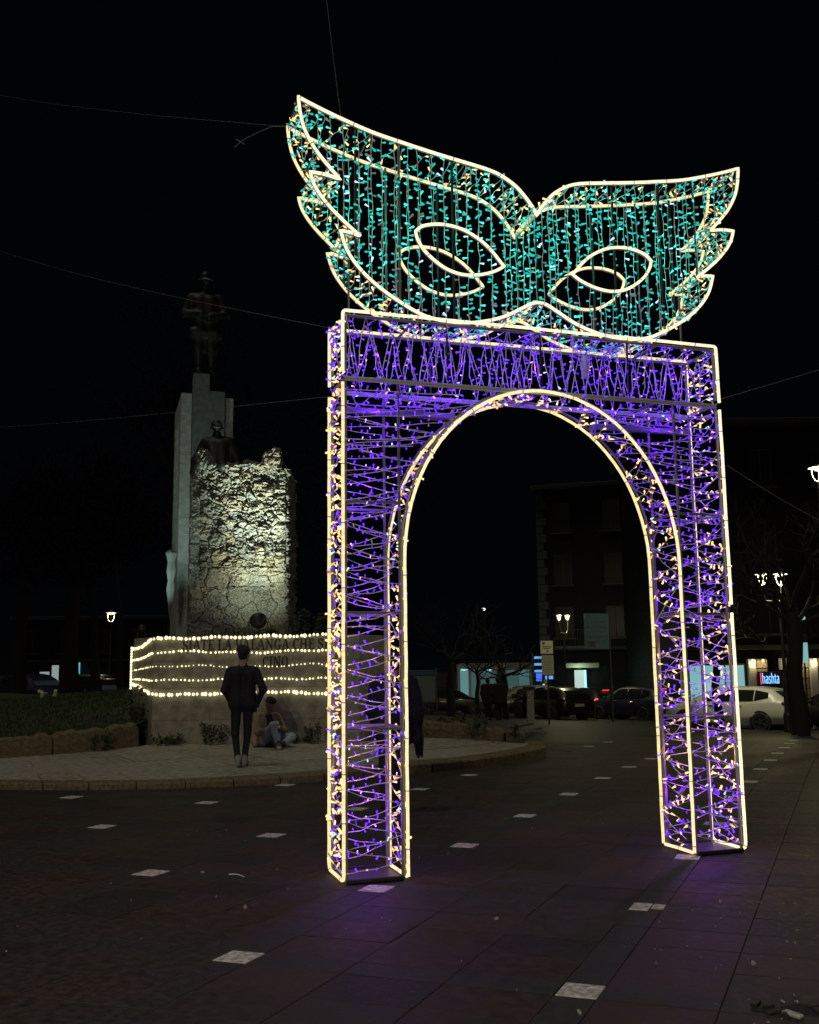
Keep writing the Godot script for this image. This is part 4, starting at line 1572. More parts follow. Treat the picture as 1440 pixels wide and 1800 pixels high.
func light_mask() -> void:
	var o := thing("light_mask", "carnival mask shape of teal lamps in warm light rope on top of the arch", "light display", Vector3(-0.521, 0, -7.6306), 0.3087)
	var D := GD
	var half := pairs([1.755, 5.50, 1.80, 5.58, 1.88, 5.68, 1.96, 5.755, 2.08, 5.825, 2.21, 5.865, 2.42, 5.90, 2.68, 5.94, 2.96, 5.99, 3.26, 6.05, 3.56, 6.14, 3.76, 6.21, 3.885, 6.26, 3.865, 6.11, 3.825, 5.97, 3.74, 5.82, 3.63, 5.69, 3.53, 5.585, 3.66, 5.61, 3.785, 5.615, 3.745, 5.50, 3.66, 5.38, 3.53, 5.25, 3.36, 5.11, 3.435, 5.13, 3.53, 5.14, 3.475, 4.98, 3.385, 4.85, 3.27, 4.74, 3.13, 4.64, 2.98, 4.555, 2.84, 4.49, 2.72, 4.46, 2.60, 4.45, 2.43, 4.455, 2.25, 4.49, 2.09, 4.545, 1.95, 4.62, 1.83, 4.685, 1.755, 4.70])
	var poly := half.duplicate()
	for k in range(half.size() - 2, 0, -1):
		poly.append(Vector2(GW - half[k].x, half[k].y))
	var out := smooth_path(poly, 5, true, 0.55)
	var eye := pairs([1.43, 4.995, 1.39, 5.04, 1.31, 5.13, 1.21, 5.21, 1.08, 5.275, 0.96, 5.302, 0.83, 5.303, 0.70, 5.27, 0.63, 5.215, 0.65, 5.14, 0.71, 5.05, 0.81, 4.965, 0.92, 4.905, 1.05, 4.878, 1.2, 4.893, 1.34, 4.94])
	var eyes := [smooth_path(eye, 4, true, 0.4), []]
	for q in eyes[0]:
		eyes[1].append(Vector2(GW - q.x, q.y))
	var packed := PackedVector2Array(out)
	var holes := [PackedVector2Array(eyes[0]), PackedVector2Array(eyes[1])]
	for w in [0.0, D]:
		for loop in [out, eyes[0], eyes[1]]:
			var p := []
			var f := []
			for q in loop:
				p.append(gp(q.x, q.y, w))
				f.append(gp(q.x, q.y - 0.006, w + 0.026))
			var g := Geo.new()
			g.tube(p, 0.0138 if loop == out else 0.0132, -1, 8, true)
			ties(put("light_rope", g, mats["rope warm" if w > 0.0 else "rope pale"], o), p, 0.0138)
			var s := Geo.new()
			s.tube(f, 0.008, -1, 6, true)
			put("outline_bar", s, mats["steel"], o)
		# upright bars and hanging strings inside the outline
		for a in [0.12, 0.5, 0.98, 1.755, 2.53, 3.01, 3.39]:
			for seg in spans(packed, holes, a + 0.01, true):
				bar(o, "upright", gp(a, seg.x, w + (0.04 if w == 0.0 else -0.04)), gp(a, seg.y, w + (0.04 if w == 0.0 else -0.04)), 0.018, mats["dark steel"] if a != 0.5 else mats["steel"])
		var teal := [["bulb teal", 0.55], ["bulb teal bright", 0.2], ["bulb dull", 0.2], ["bulb cool", 0.05]]
		var a := -0.3 + (0.05 if w > 0.0 else 0.0)
		while a < GW + 0.32:
			for seg in spans(packed, holes, a, false):
				if seg.y - seg.x < 0.07:
					continue
				var n := maxi(2, int((seg.y - seg.x) / 0.09))
				var path := []
				for k in n + 1:
					path.append(gp(a + rng.randf_range(-0.008, 0.008), lerpf(seg.y, seg.x, float(k) / n), w + (0.02 if w == 0.0 else -0.02) + rng.randf_range(-0.008, 0.008)))
				light_string(o, path, 0.062, teal, Vector3(0.5 if rng.randf() < 0.5 else -0.5, 0.15, 0.25), 0.0036, 1.3, 0.8)
			a += rng.randf_range(0.085, 0.135) * (0.55 if absf(a - GW / 2) < 0.16 else 1.0)
	# rim between the two outlines
	var n := out.size()
	var F := func(t: float) -> Vector3:
		var q: Vector2 = out[int(t) % n].lerp(out[(int(t) + 1) % n], t - floorf(t))
		return gp(q.x, q.y, 0.02)
	var R := func(t: float) -> Vector3:
		var q: Vector2 = out[int(t) % n].lerp(out[(int(t) + 1) % n], t - floorf(t))
		return gp(q.x, q.y, D - 0.02)
	var mixed := [["bulb warm", 0.4], ["bulb amber", 0.06], ["bulb teal", 0.26], ["bulb teal bright", 0.12], ["bulb dull", 0.1], ["bulb cool", 0.04]]
	for k in 14:
		light_string(o, zigzag(F, R, n * k / 14.0, n * (k + 1) / 14.0 - 0.2, 1.9, 0.02), 0.085, mixed, Vector3(0, 0.1, 0.1), 0.0036, 1.15)
	for k in range(0, n, 15):
		bar(o, "cross_bar", F.call(k) + Vector3(0, -0.01, -0.02), R.call(k) + Vector3(0, -0.01, 0.02), 0.012, mats["steel"])
	for a in [0.11, GW - 0.2]:
		bar(o, "stay", gp(a, 4.47, D * 0.5), gp(a, 5.0, D * 0.5), 0.016, mats["steel"])
	for a in [0.15, 0.7, 1.3, 1.755, 2.2, 2.8, 3.35]:
		omni(o, gp(a, 5.45 if a != 1.755 else 5.15, D / 2), Color(0.05, 1.0, 0.8), 0.09, 0.012)
	# feed cable drooping between the eyes
	var c := Geo.new()
	c.tube(smooth_path([gp(1.43, 4.99, 0.02), gp(1.6, 5.0, 0.05), gp(1.755, 5.02, 0.06), gp(1.93, 4.97, 0.05), gp(2.08, 4.99, 0.02)], 4), 0.007, -1, 6)
	put("feed_cable", c, mats["black cable"], o)


func spans(poly: PackedVector2Array, holes: Array, a: float, whole: bool) -> Array:   # stretches of the upright line x = a inside the outline, the eyes left out
	var ys := []
	for list in [poly] if whole else [poly, holes[0], holes[1]]:
		for i in list.size():
			var p: Vector2 = list[i]; var q: Vector2 = list[(i + 1) % list.size()]
			if (p.x - a) * (q.x - a) < 0.0:
				ys.append(p.y + (q.y - p.y) * (a - p.x) / (q.x - p.x))
	ys.sort()
	var out := []
	for i in range(0, ys.size() - 1, 2):
		out.append(Vector2(ys[i] + 0.015, ys[i + 1] - 0.015))
	return out


func guy_wires() -> void:
	var W := [
		[Vector3(-0.52, 6.02, -7.85), Vector3(-0.95, 10.0, -9.6), "thin wire running up from the mask's left wing out of the top of view"],
		[Vector3(-0.62, 4.38, -7.85), Vector3(-7.5, 8.75, -15.6), "thin wire from the arch's upper left corner across the standing statue"],
		[Vector3(-0.66, 3.84, -8.0), Vector3(-11.5, 6.65, -20.5), "thin wire from the arch's left side across the pillar top"],
		[Vector3(2.83, 3.96, -8.7), Vector3(9.2, 6.4, -10.5), "thin bright wire from the arch's upper right corner rising to the right"],
		[Vector3(2.88, 3.36, -8.75), Vector3(4.6, 2.45, -8.7), "faint wire falling to the right from the arch's right side"],
		[Vector3(-1.05, 6.39, -8.2), Vector3(-8.0, 11.35, -15.2), "thin wire pulled left from the back tip of the mask's left wing"],
	]
	for w in W:
		var g := Geo.new()
		var p := []
		for k in 13:
			var t := k / 12.0
			p.append(w[0].lerp(w[1], t) - Vector3(0, 0.1 * sin(t * PI), 0))
		g.tube(p, 0.0034 if w[1].x > 5.0 else 0.0021, -1, 5)
		tag(put("guy_wire", g, mat("wire", 0.12, 0.12, 0.12, 0.6)), w[2], "wire", "guy wires of the light arch")
	var k := Geo.new()
	k.tube([Vector3(-1.06, 6.39, -8.2), Vector3(-1.2, 6.44, -8.28), Vector3(-1.35, 6.45, -8.4), Vector3(-1.5, 6.47, -8.55), Vector3(-1.6, 6.42, -8.6)], 0.004, -1, 5)
	k.tube([Vector3(-1.5, 6.43, -8.56), Vector3(-1.58, 6.5, -8.6)], 0.006, -1, 5)
	tag(put("wire_end", k, mats["wire"]), "loose curled wire end at the back tip of the mask's left wing", "wire")


# ------------------------------------------------------------------ lamps
func lantern(parent: Node, at: Vector3, e: float, c: Color, s := 1.0) -> void:
	var hat := Geo.new()
	hat.lathe([Vector2(0, 0.15 * s), Vector2(0.06 * s, 0.14 * s), Vector2(0.16 * s, 0.07 * s), Vector2(0.33 * s, 0.03 * s), Vector2(0.34 * s, 0.015 * s), Vector2(0.1 * s, 0.02 * s)], Transform3D(Basis(), at), 18)
	var h := put("lamp_hat", hat, mat("lamp hat", 0.25, 0.26, 0.24, 0.5), parent)
	var disc := Geo.new()
	disc.lathe([Vector2(0.0, -0.1 * s), Vector2(0.09 * s, -0.075 * s), Vector2(0.13 * s, -0.03 * s), Vector2(0.12 * s, 0.018 * s)], Transform3D(Basis(), at), 14)
	put("lamp_bulb", disc, glow("lantern glow", 2.6, 2.5, 1.7), parent)
	for k in 3:
		var a := TAU * k / 3.0 + 3.3
		var d := Vector3(cos(a), 0, sin(a))
		var r := Geo.new()
		r.tube([at + d * 0.21 * s + Vector3(0, 0.03 * s, 0), at + d * 0.215 * s - Vector3(0, 0.15 * s, 0), at + d * 0.18 * s - Vector3(0, 0.32 * s, 0), at + d * 0.1 * s - Vector3(0, 0.46 * s, 0), at - Vector3(0, 0.52 * s, 0)], 0.022 * s, -1, 6)
		put("lamp_arm", r, mat("lamp arm", 0.7, 0.7, 0.62, 0.4), parent)
	omni(parent, at - Vector3(0, 0.04 * s, 0), c, e, 0.06)


func twin_lamp(label: String, at: Vector3, h: float, gap: float, e: float, c: Color, turn := 0.0, off := 0.0, size := 0.56) -> void:
	var o := thing("street_lamp", label, "street lamp", at, turn, "twin street lamps")
	var g := Geo.new()
	g.lathe([Vector2(0.13, 0), Vector2(0.13, 0.5), Vector2(0.085, 0.62), Vector2(0.075, 1.6), Vector2(0.055, 1.66), Vector2(0.045, h - 0.85)], Transform3D(), 12)
	put("pole", g, mats["lamp post paint"], o)
	var b := Geo.new()
	b.tube([Vector3(off - gap / 2, h - 0.29, 0), Vector3(off - gap / 2, h - 0.66, 0), Vector3(off - gap / 2 + 0.08, h - 0.83, 0), Vector3(off + gap / 2 - 0.08, h - 0.83, 0), Vector3(off + gap / 2, h - 0.66, 0), Vector3(off + gap / 2, h - 0.29, 0)], 0.03, -1, 6)
	put("cross_arm", b, mats["lamp post paint"], o)
	for s in [-1, 1]:
		lantern(o, Vector3(off + gap / 2 * s, h, 0), e, c, size)


func lamps() -> void:
	var warm := Color(1.0, 0.95, 0.72)
	twin_lamp("twin street lamp cut by the right edge, its lit head above the bare tree", Vector3(9.0, ground_y(-20.5, 9.0), -20.5), 5.74, 0.7, 4.0, warm)
	twin_lamp("twin street lamp above the white hatchback by the bare tree trunk", Vector3(11.6, ground_y(-31.0, 11.6), -31.0), 4.85, 0.62, 5.0, warm, 0.2, -0.24, 0.68)
	twin_lamp("distant twin street lamp above the parked cars beside the building corner", Vector3(7.25, ground_y(-47.0), -47.0), 4.72, 0.44, 4.0, warm, 0.3, 0.0, 0.42)
	# twin lamp out of view behind the camera, placed to light paving and wall
	twin_lamp("unseen twin street lamp behind the viewpoint, placed to light paving and wall", Vector3(-3.4, 0, 6.5), 7.0, 0.95, 36.0, Color(1.0, 0.95, 0.8))
	for d in [["lit street lamp among the dark trees left of the monument", Vector3(-18.2, ground_y(-60.0, -18.0), -60.0), 5.45, 3.0], ["faint small street lamp at the far left edge among the dark trees", Vector3(-29.9, ground_y(-80.0, -29.0), -80.0), 6.3, 1.0], ["tiny distant street lamp seen through the arch left of the buildings", Vector3(5.95, ground_y(-80.0), -80.0), 7.9, 1.5]]:
		var o := thing("street_lamp", d[0], "street lamp", d[1])
		var g := Geo.new()
		g.lathe([Vector2(0.1, 0), Vector2(0.09, 1.0), Vector2(0.05, d[2] - 0.5)], Transform3D(), 8)
		put("pole", g, mats["lamp post paint"], o)
		lantern(o, Vector3(0, d[2], 0), d[3], warm, 1.1 if d[2] == 5.45 else 0.6)


# ------------------------------------------------------------------ buildings
func facade(o: Node3D, w: float, h: float, depth: float, floors: int, bays: int, ground_h: float, key: String) -> void:
	# local: x right along the front, y up, front at z = 0, body behind
	var st: float = (h - ground_h) / floors
	var bw := w / bays
	var wall := Geo.new()
	var ww := 1.05
	var wh := 1.75
	var holes := []
	for f in floors:
		for b in bays:
			holes.append([bw * (b + 0.5), ground_h + st * f + 0.55])
	# piers and spandrels so that the windows are openings
	for b in bays + 1:
		var x0 := 0.0 if b == 0 else bw * (b - 0.5) + ww / 2
		var x1 := w if b == bays else bw * (b + 0.5) - ww / 2
		wall.box(Vector3((x0 + x1) / 2, (ground_h + h) / 2, -0.2), Vector3(x1 - x0, h - ground_h, 0.4))
	for f in floors:
		for b in bays:
			var x := bw * (b + 0.5)
			var y := ground_h + st * f
			wall.box(Vector3(x, y + 0.275, -0.203), Vector3(ww, 0.55, 0.4))
			var y2 := y + 0.55 + wh
			wall.box(Vector3(x, (y2 + ground_h + st * (f + 1)) / 2, -0.203), Vector3(ww, ground_h + st * (f + 1) - y2, 0.4))
	wall.box(Vector3(w / 2, h / 2, -depth / 2 - 0.4), Vector3(w, h, depth))
	put("wall", wall, mats[key], o)
	var cor := Geo.new()
	cor.box(Vector3(w / 2, h + 0.15, -depth / 2 + 0.1), Vector3(w + 0.5, 0.3, depth + 1.0), Basis(), 0.05)
	var band := Geo.new()
	band.box(Vector3(w / 2, ground_h - 0.05, 0.06), Vector3(w, 0.22, 0.16), Basis(), 0.03)
	put("string_course", band, mat("cornice stone", 0.02, 0.021, 0.02, 0.9), o)
	put("cornice", cor, mat("cornice stone", 0.02, 0.021, 0.02, 0.9), o)
	for q in holes:
		var fr := Geo.new()
		for s in [-1, 1]:
			fr.box(Vector3(q[0] + s * (ww / 2 - 0.03), q[1] + wh / 2, -0.16), Vector3(0.06, wh, 0.06))
		fr.box(Vector3(q[0], q[1] + wh - 0.03, -0.161), Vector3(ww, 0.06, 0.06))
		fr.box(Vector3(q[0], q[1] + wh / 2, -0.162), Vector3(0.06, wh, 0.05))
		fr.box(Vector3(q[0], q[1] - 0.04, 0.03), Vector3(ww + 0.24, 0.08, 0.2))
		var win := put("window", fr, mat("window frame", 0.05, 0.045, 0.04, 0.7), o)
		var pn := Geo.new()
		pn.box(Vector3(q[0], q[1] + wh / 2, -0.2), Vector3(ww - 0.1, wh - 0.06, 0.02))
		put("pane", pn, mat("night pane", 0.006, 0.007, 0.008, 0.5), win)


func balcony(o: Node3D, x: float, y: float, w: float) -> void:
	var g := Geo.new()
	g.box(Vector3(x, y, 0.45), Vector3(w, 0.12, 0.9), Basis(), 0.02)
	var slab := put("balcony", g, mat("balcony slab", 0.09, 0.085, 0.07, 0.9), o)
	var r := Geo.new()
	r.box(Vector3(x, y + 0.95, 0.87), Vector3(w, 0.04, 0.04))
	var k := 0
	while k * 0.14 < w:
		r.box(Vector3(x - w / 2 + 0.02 + k * 0.14, y + 0.5, 0.87), Vector3(0.018, 0.9, 0.018))
		k += 1
	put("railing", r, mats["dark steel"], slab)


func buildings() -> void:
	var gy := ground_y(-44.0, 14.0)
	# right-hand block with the lit shops
	var b2 := thing("corner_building", "dark plastered block with two lit shopfronts behind the white hatchback", "building", Vector3(11.9, gy, -44.0), 0.0)
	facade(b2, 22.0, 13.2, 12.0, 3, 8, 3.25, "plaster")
	# shop front parts, local x from 0
	var stone_m := textured("shop stone", 0.5, 0.4, 0.25, 0.85, 1.2, 31, 0.5, 1.0, 1.0)
	var white_m := mat("shop pilaster", 0.5, 0.5, 0.47, 0.7)
	var cyan := glow("shop window light", 0.20, 0.44, 0.47)
	var dim := glow("shop door light", 0.08, 0.12, 0.09)
	for x in [0.1, 3.05, 4.75, 5.75, 8.3]:
		var g := Geo.new()
		g.box(Vector3(x, 1.35, 0.16), Vector3(0.34, 2.7, 0.3), Basis(), 0.02)
		put("pilaster", g, white_m, b2)
	for x in [[3.5, 0.5], [5.33, 0.46], [6.2, 0.5]]:
		for k in 6:
			var g := Geo.new()
			g.box(Vector3(x[0] + rng.randf_range(-0.015, 0.015), 0.23 + k * 0.45, 0.1 + rng.randf_range(0.0, 0.03)), Vector3(x[1], 0.435, 0.2), Basis(), 0.035)
			put("stone_block", g, stone_m, b2)
	for x in [[1.55, 2.5, 0], [7.0, 1.1, 1], [9.6, 2.0, 0]]:
		var g := Geo.new()
		for s in [-1, 1]:
			g.box(Vector3(x[0] + s * x[1] * 0.5, 1.25, 0.09), Vector3(0.07, 2.5, 0.1))
		g.box(Vector3(x[0], 2.47, 0.09), Vector3(x[1], 0.08, 0.1))
		g.box(Vector3(x[0] + 0.35, 1.25, 0.085), Vector3(0.05, 2.5, 0.08))
		var win := put("shop_window", g, mats["dark steel"], b2)
		var p := Geo.new()
		p.box(Vector3(x[0], 1.24, 0.04), Vector3(x[1] - 0.08, 2.38, 0.02))
		put("lit_window_pane", p, cyan if x[2] == 0 else dim, win)
		var d := Geo.new()
		d.box(Vector3(x[0] - 0.2, 0.9, 0.07), Vector3(0.5, 1.5, 0.02))
		put("window_poster", d, glow("window poster light", 0.33, 0.5, 0.6) if x[2] == 0 else mat("door notice", 0.2, 0.25, 0.2), win)
	for x in [3.05, 4.75, 5.75, 8.3, 3.5, 5.33]:
		var sc := Geo.new()
		sc.lathe([Vector2(0.0, 0.06), Vector2(0.05, 0.06), Vector2(0.05, -0.06), Vector2(0.04, -0.06)], Transform3D(Basis(), Vector3(x, 2.62, 0.4)), 8)
		put("wall_light", sc, glow("sconce light", 1.5, 1.35, 0.9), b2)
		omni(b2, Vector3(x, 2.5, 0.5), Color(1, 0.92, 0.7), 0.16, 0.03)
	# the shop's little plate and the neon name board
	var pl := Geo.new()
	pl.box(Vector3(4.98 - 0.5, 2.46, 0.16), Vector3(0.42, 0.5, 0.06), Basis(), 0.01)
	put("shop_plate", pl, mat("shop plate", 0.4, 0.38, 0.36, 0.6), b2)
	var sign_ := thing("neon_sign", "black shop sign with glowing blue-white lettering above the white hatchback's roof", "sign", Vector3(15.22, 0.37, -43.6))
	var sb := Geo.new()
	sb.box(Vector3(0.42, 0.3, -0.05), Vector3(1.0, 0.62, 0.1), Basis(), 0.01)
	put("sign_box", sb, mat("sign black", 0.012, 0.012, 0.014, 0.5), sign_)
	text_on(sign_, "sign_lettering", "hashta", 0.46, Vector3(0.1, 0.08, 0.02), "Droid Sans", glow("sign letters light", 0.35, 0.85, 1.6), 0.72, 0.03)
	var rd := Geo.new()
	rd.box(Vector3(0.03, 0.3, 0.02), Vector3(0.035, 0.5, 0.03))
	put("sign_bar", rd, glow("sign bar light", 1.2, 0.05, 0.15), sign_)
	# middle building with a pale corner
	var b1 := thing("apartment_building", "dark apartment building with balconies behind the parked cars seen through the arch", "building", Vector3(7.35, ground_y(-56.0), -56.5), -0.32)
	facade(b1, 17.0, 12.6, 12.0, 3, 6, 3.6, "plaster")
	for k in 26:
		var q := Geo.new()
		q.box(Vector3(0.28 if k % 2 == 0 else 0.2, 0.24 + k * 0.48, 0.03), Vector3(0.6 if k % 2 == 0 else 0.42, 0.455, 0.1), Basis(), 0.02)
		put("corner_stone", q, textured("corner stone", 0.07, 0.09, 0.10, 0.85, 1.0, 33, 0.6, 1.0, 0.4), b1)
	balcony(b1, 2.1, 3.62, 2.2)
	balcony(b1, 7.1, 3.62, 2.0)
	balcony(b1, 9.9, 6.62, 2.0)
	var dr := Geo.new()
	dr.box(Vector3(2.2, 1.2, 0.05), Vector3(0.62, 2.3, 0.06))
	put("lit_window_door", dr, glow("doorway light", 0.45, 0.62, 0.55), b1)
	dr = Geo.new()
	dr.box(Vector3(2.5, 1.2, 0.1), Vector3(0.1, 2.3, 0.08))
	put("door_light_strip", dr, glow("door strip light", 0.5, 1.3, 1.5), b1)
	dr = Geo.new()
	dr.box(Vector3(2.4, 2.62, 0.3), Vector3(1.9, 0.28, 0.55), Basis(), 0.03)
	put("door_canopy", dr, mat("canopy", 0.4, 0.38, 0.28, 0.8), b1)
	omni(b1, Vector3(2.2, 2.3, 1.0), Color(0.8, 1.0, 0.9), 0.5, 0.05)
	var blue := thing("shop_sign", "stack of small glowing blue shop signs left of the parking notice", "sign", Vector3(6.95, ground_y(-54.0), -54.0))
	for k in 3:
		var g := Geo.new()
		g.box(Vector3(0, 3.0 - k * 0.36, 0), Vector3(0.56, 0.13, 0.08))
		put("lit_sign_panel", g, glow("blue sign light", 0.12, 0.38, 0.75), blue)
	var gb := Geo.new()
	gb.box(Vector3(-0.05, 1.95, 0), Vector3(0.3, 0.42, 0.08))
	put("lit_sign_panel", gb, glow("blue sign dark light", 0.05, 0.15, 0.9), blue)
	gb = Geo.new()
	gb.box(Vector3(0.5, 1.93, 0), Vector3(0.42, 0.18, 0.08))
	put("lit_sign_panel", gb, mats["blue sign light"], blue)
	gb = Geo.new()
	gb.box(Vector3(0.22, 1.0, 0), Vector3(0.16, 1.2, 0.06))
	put("lit_sign_panel", gb, glow("white strip light", 0.35, 0.55, 0.8), blue)
	gb = Geo.new()
	gb.box(Vector3(-0.36, 1.6, -0.08), Vector3(0.08, 3.3, 0.08))
	put("sign_post", gb, mats["dark steel"], blue)
	# low lit shop row
	var b0 := thing("shop_row", "low white shop row with lit windows left of the parking meter", "building", Vector3(2.75, ground_y(-60.0), -60.0), -0.08)
	var w := Geo.new()
	w.box(Vector3(2.3, 1.45, -3.0), Vector3(4.7, 2.9, 5.6))
	put("wall", w, mat("shop row wall", 0.2, 0.21, 0.2, 0.8), b0)
	for x in [0.1, 0.75, 1.35, 2.35, 2.85, 4.45]:
		var g := Geo.new()
		g.box(Vector3(x, 1.4, 0.0), Vector3(0.16, 2.8, 0.2), Basis(), 0.02)
		put("pilaster", g, mat("shop row pilaster", 0.45, 0.46, 0.45, 0.8), b0)
	for x in [[0.42, 0.5, 0.9], [1.05, 0.45, 0.35], [1.85, 0.85, 0.3], [3.3, 0.72, 0.3], [4.0, 0.62, 0.45]]:
		var g := Geo.new()
		g.box(Vector3(x[0], 1.3, -0.08), Vector3(x[1], 2.4, 0.1))
		put("lit_window", g, glow("shop row light %d" % int(x[2] * 100), 0.10 * x[2], 0.24 * x[2], 0.25 * x[2]), b0)
	var pc := Geo.new()
	pc.box(Vector3(2.6, 1.3, 0.04), Vector3(0.38, 2.5, 0.3))
	put("dark_pillar", pc, mats["dark steel"], b0)
	for x in [[0.42, 2.55, 0.4], [1.95, 2.5, 0.25], [3.62, 1.2, 0.2]]:
		var g := Geo.new()
		g.ball(Vector3(x[0], x[1], 0.1), Vector3(x[2], 0.1, 0.08) * 0.6, 8, 6)
		put("window_light", g, glow("spot window light", 0.4, 1.0, 0.95), b0)
	# dark roof line of the far blocks on both sides
	var far_b := thing("far_building", "dark low block far off behind the trees on the left", "building", Vector3(-30.0, ground_y(-75.0, -26.0), -75.0))
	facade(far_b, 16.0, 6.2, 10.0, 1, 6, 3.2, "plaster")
	for q in [[4.4, 1.7, 1.3, 1.9, 0], [5.9, 1.3, 1.3, 0.55, 0], [3.2, 1.6, 0.5, 1.7, 1], [2.4, 1.8, 0.7, 0.35, 1], [0.35, 1.4, 0.4, 2.0, 0]]:
		var g := Geo.new()
		g.box(Vector3(q[0], q[1] + 0.4, 0.06), Vector3(q[2], q[3], 0.06))
		put("lit_window", g, glow("far cyan light", 0.13, 0.42, 0.5) if q[4] == 0 else glow("far pale light", 0.25, 0.3, 0.3), far_b)


# ------------------------------------------------------------------ people
func jean(c: float) -> Color:
	return Color(0.02, 0.024, 0.035) * c


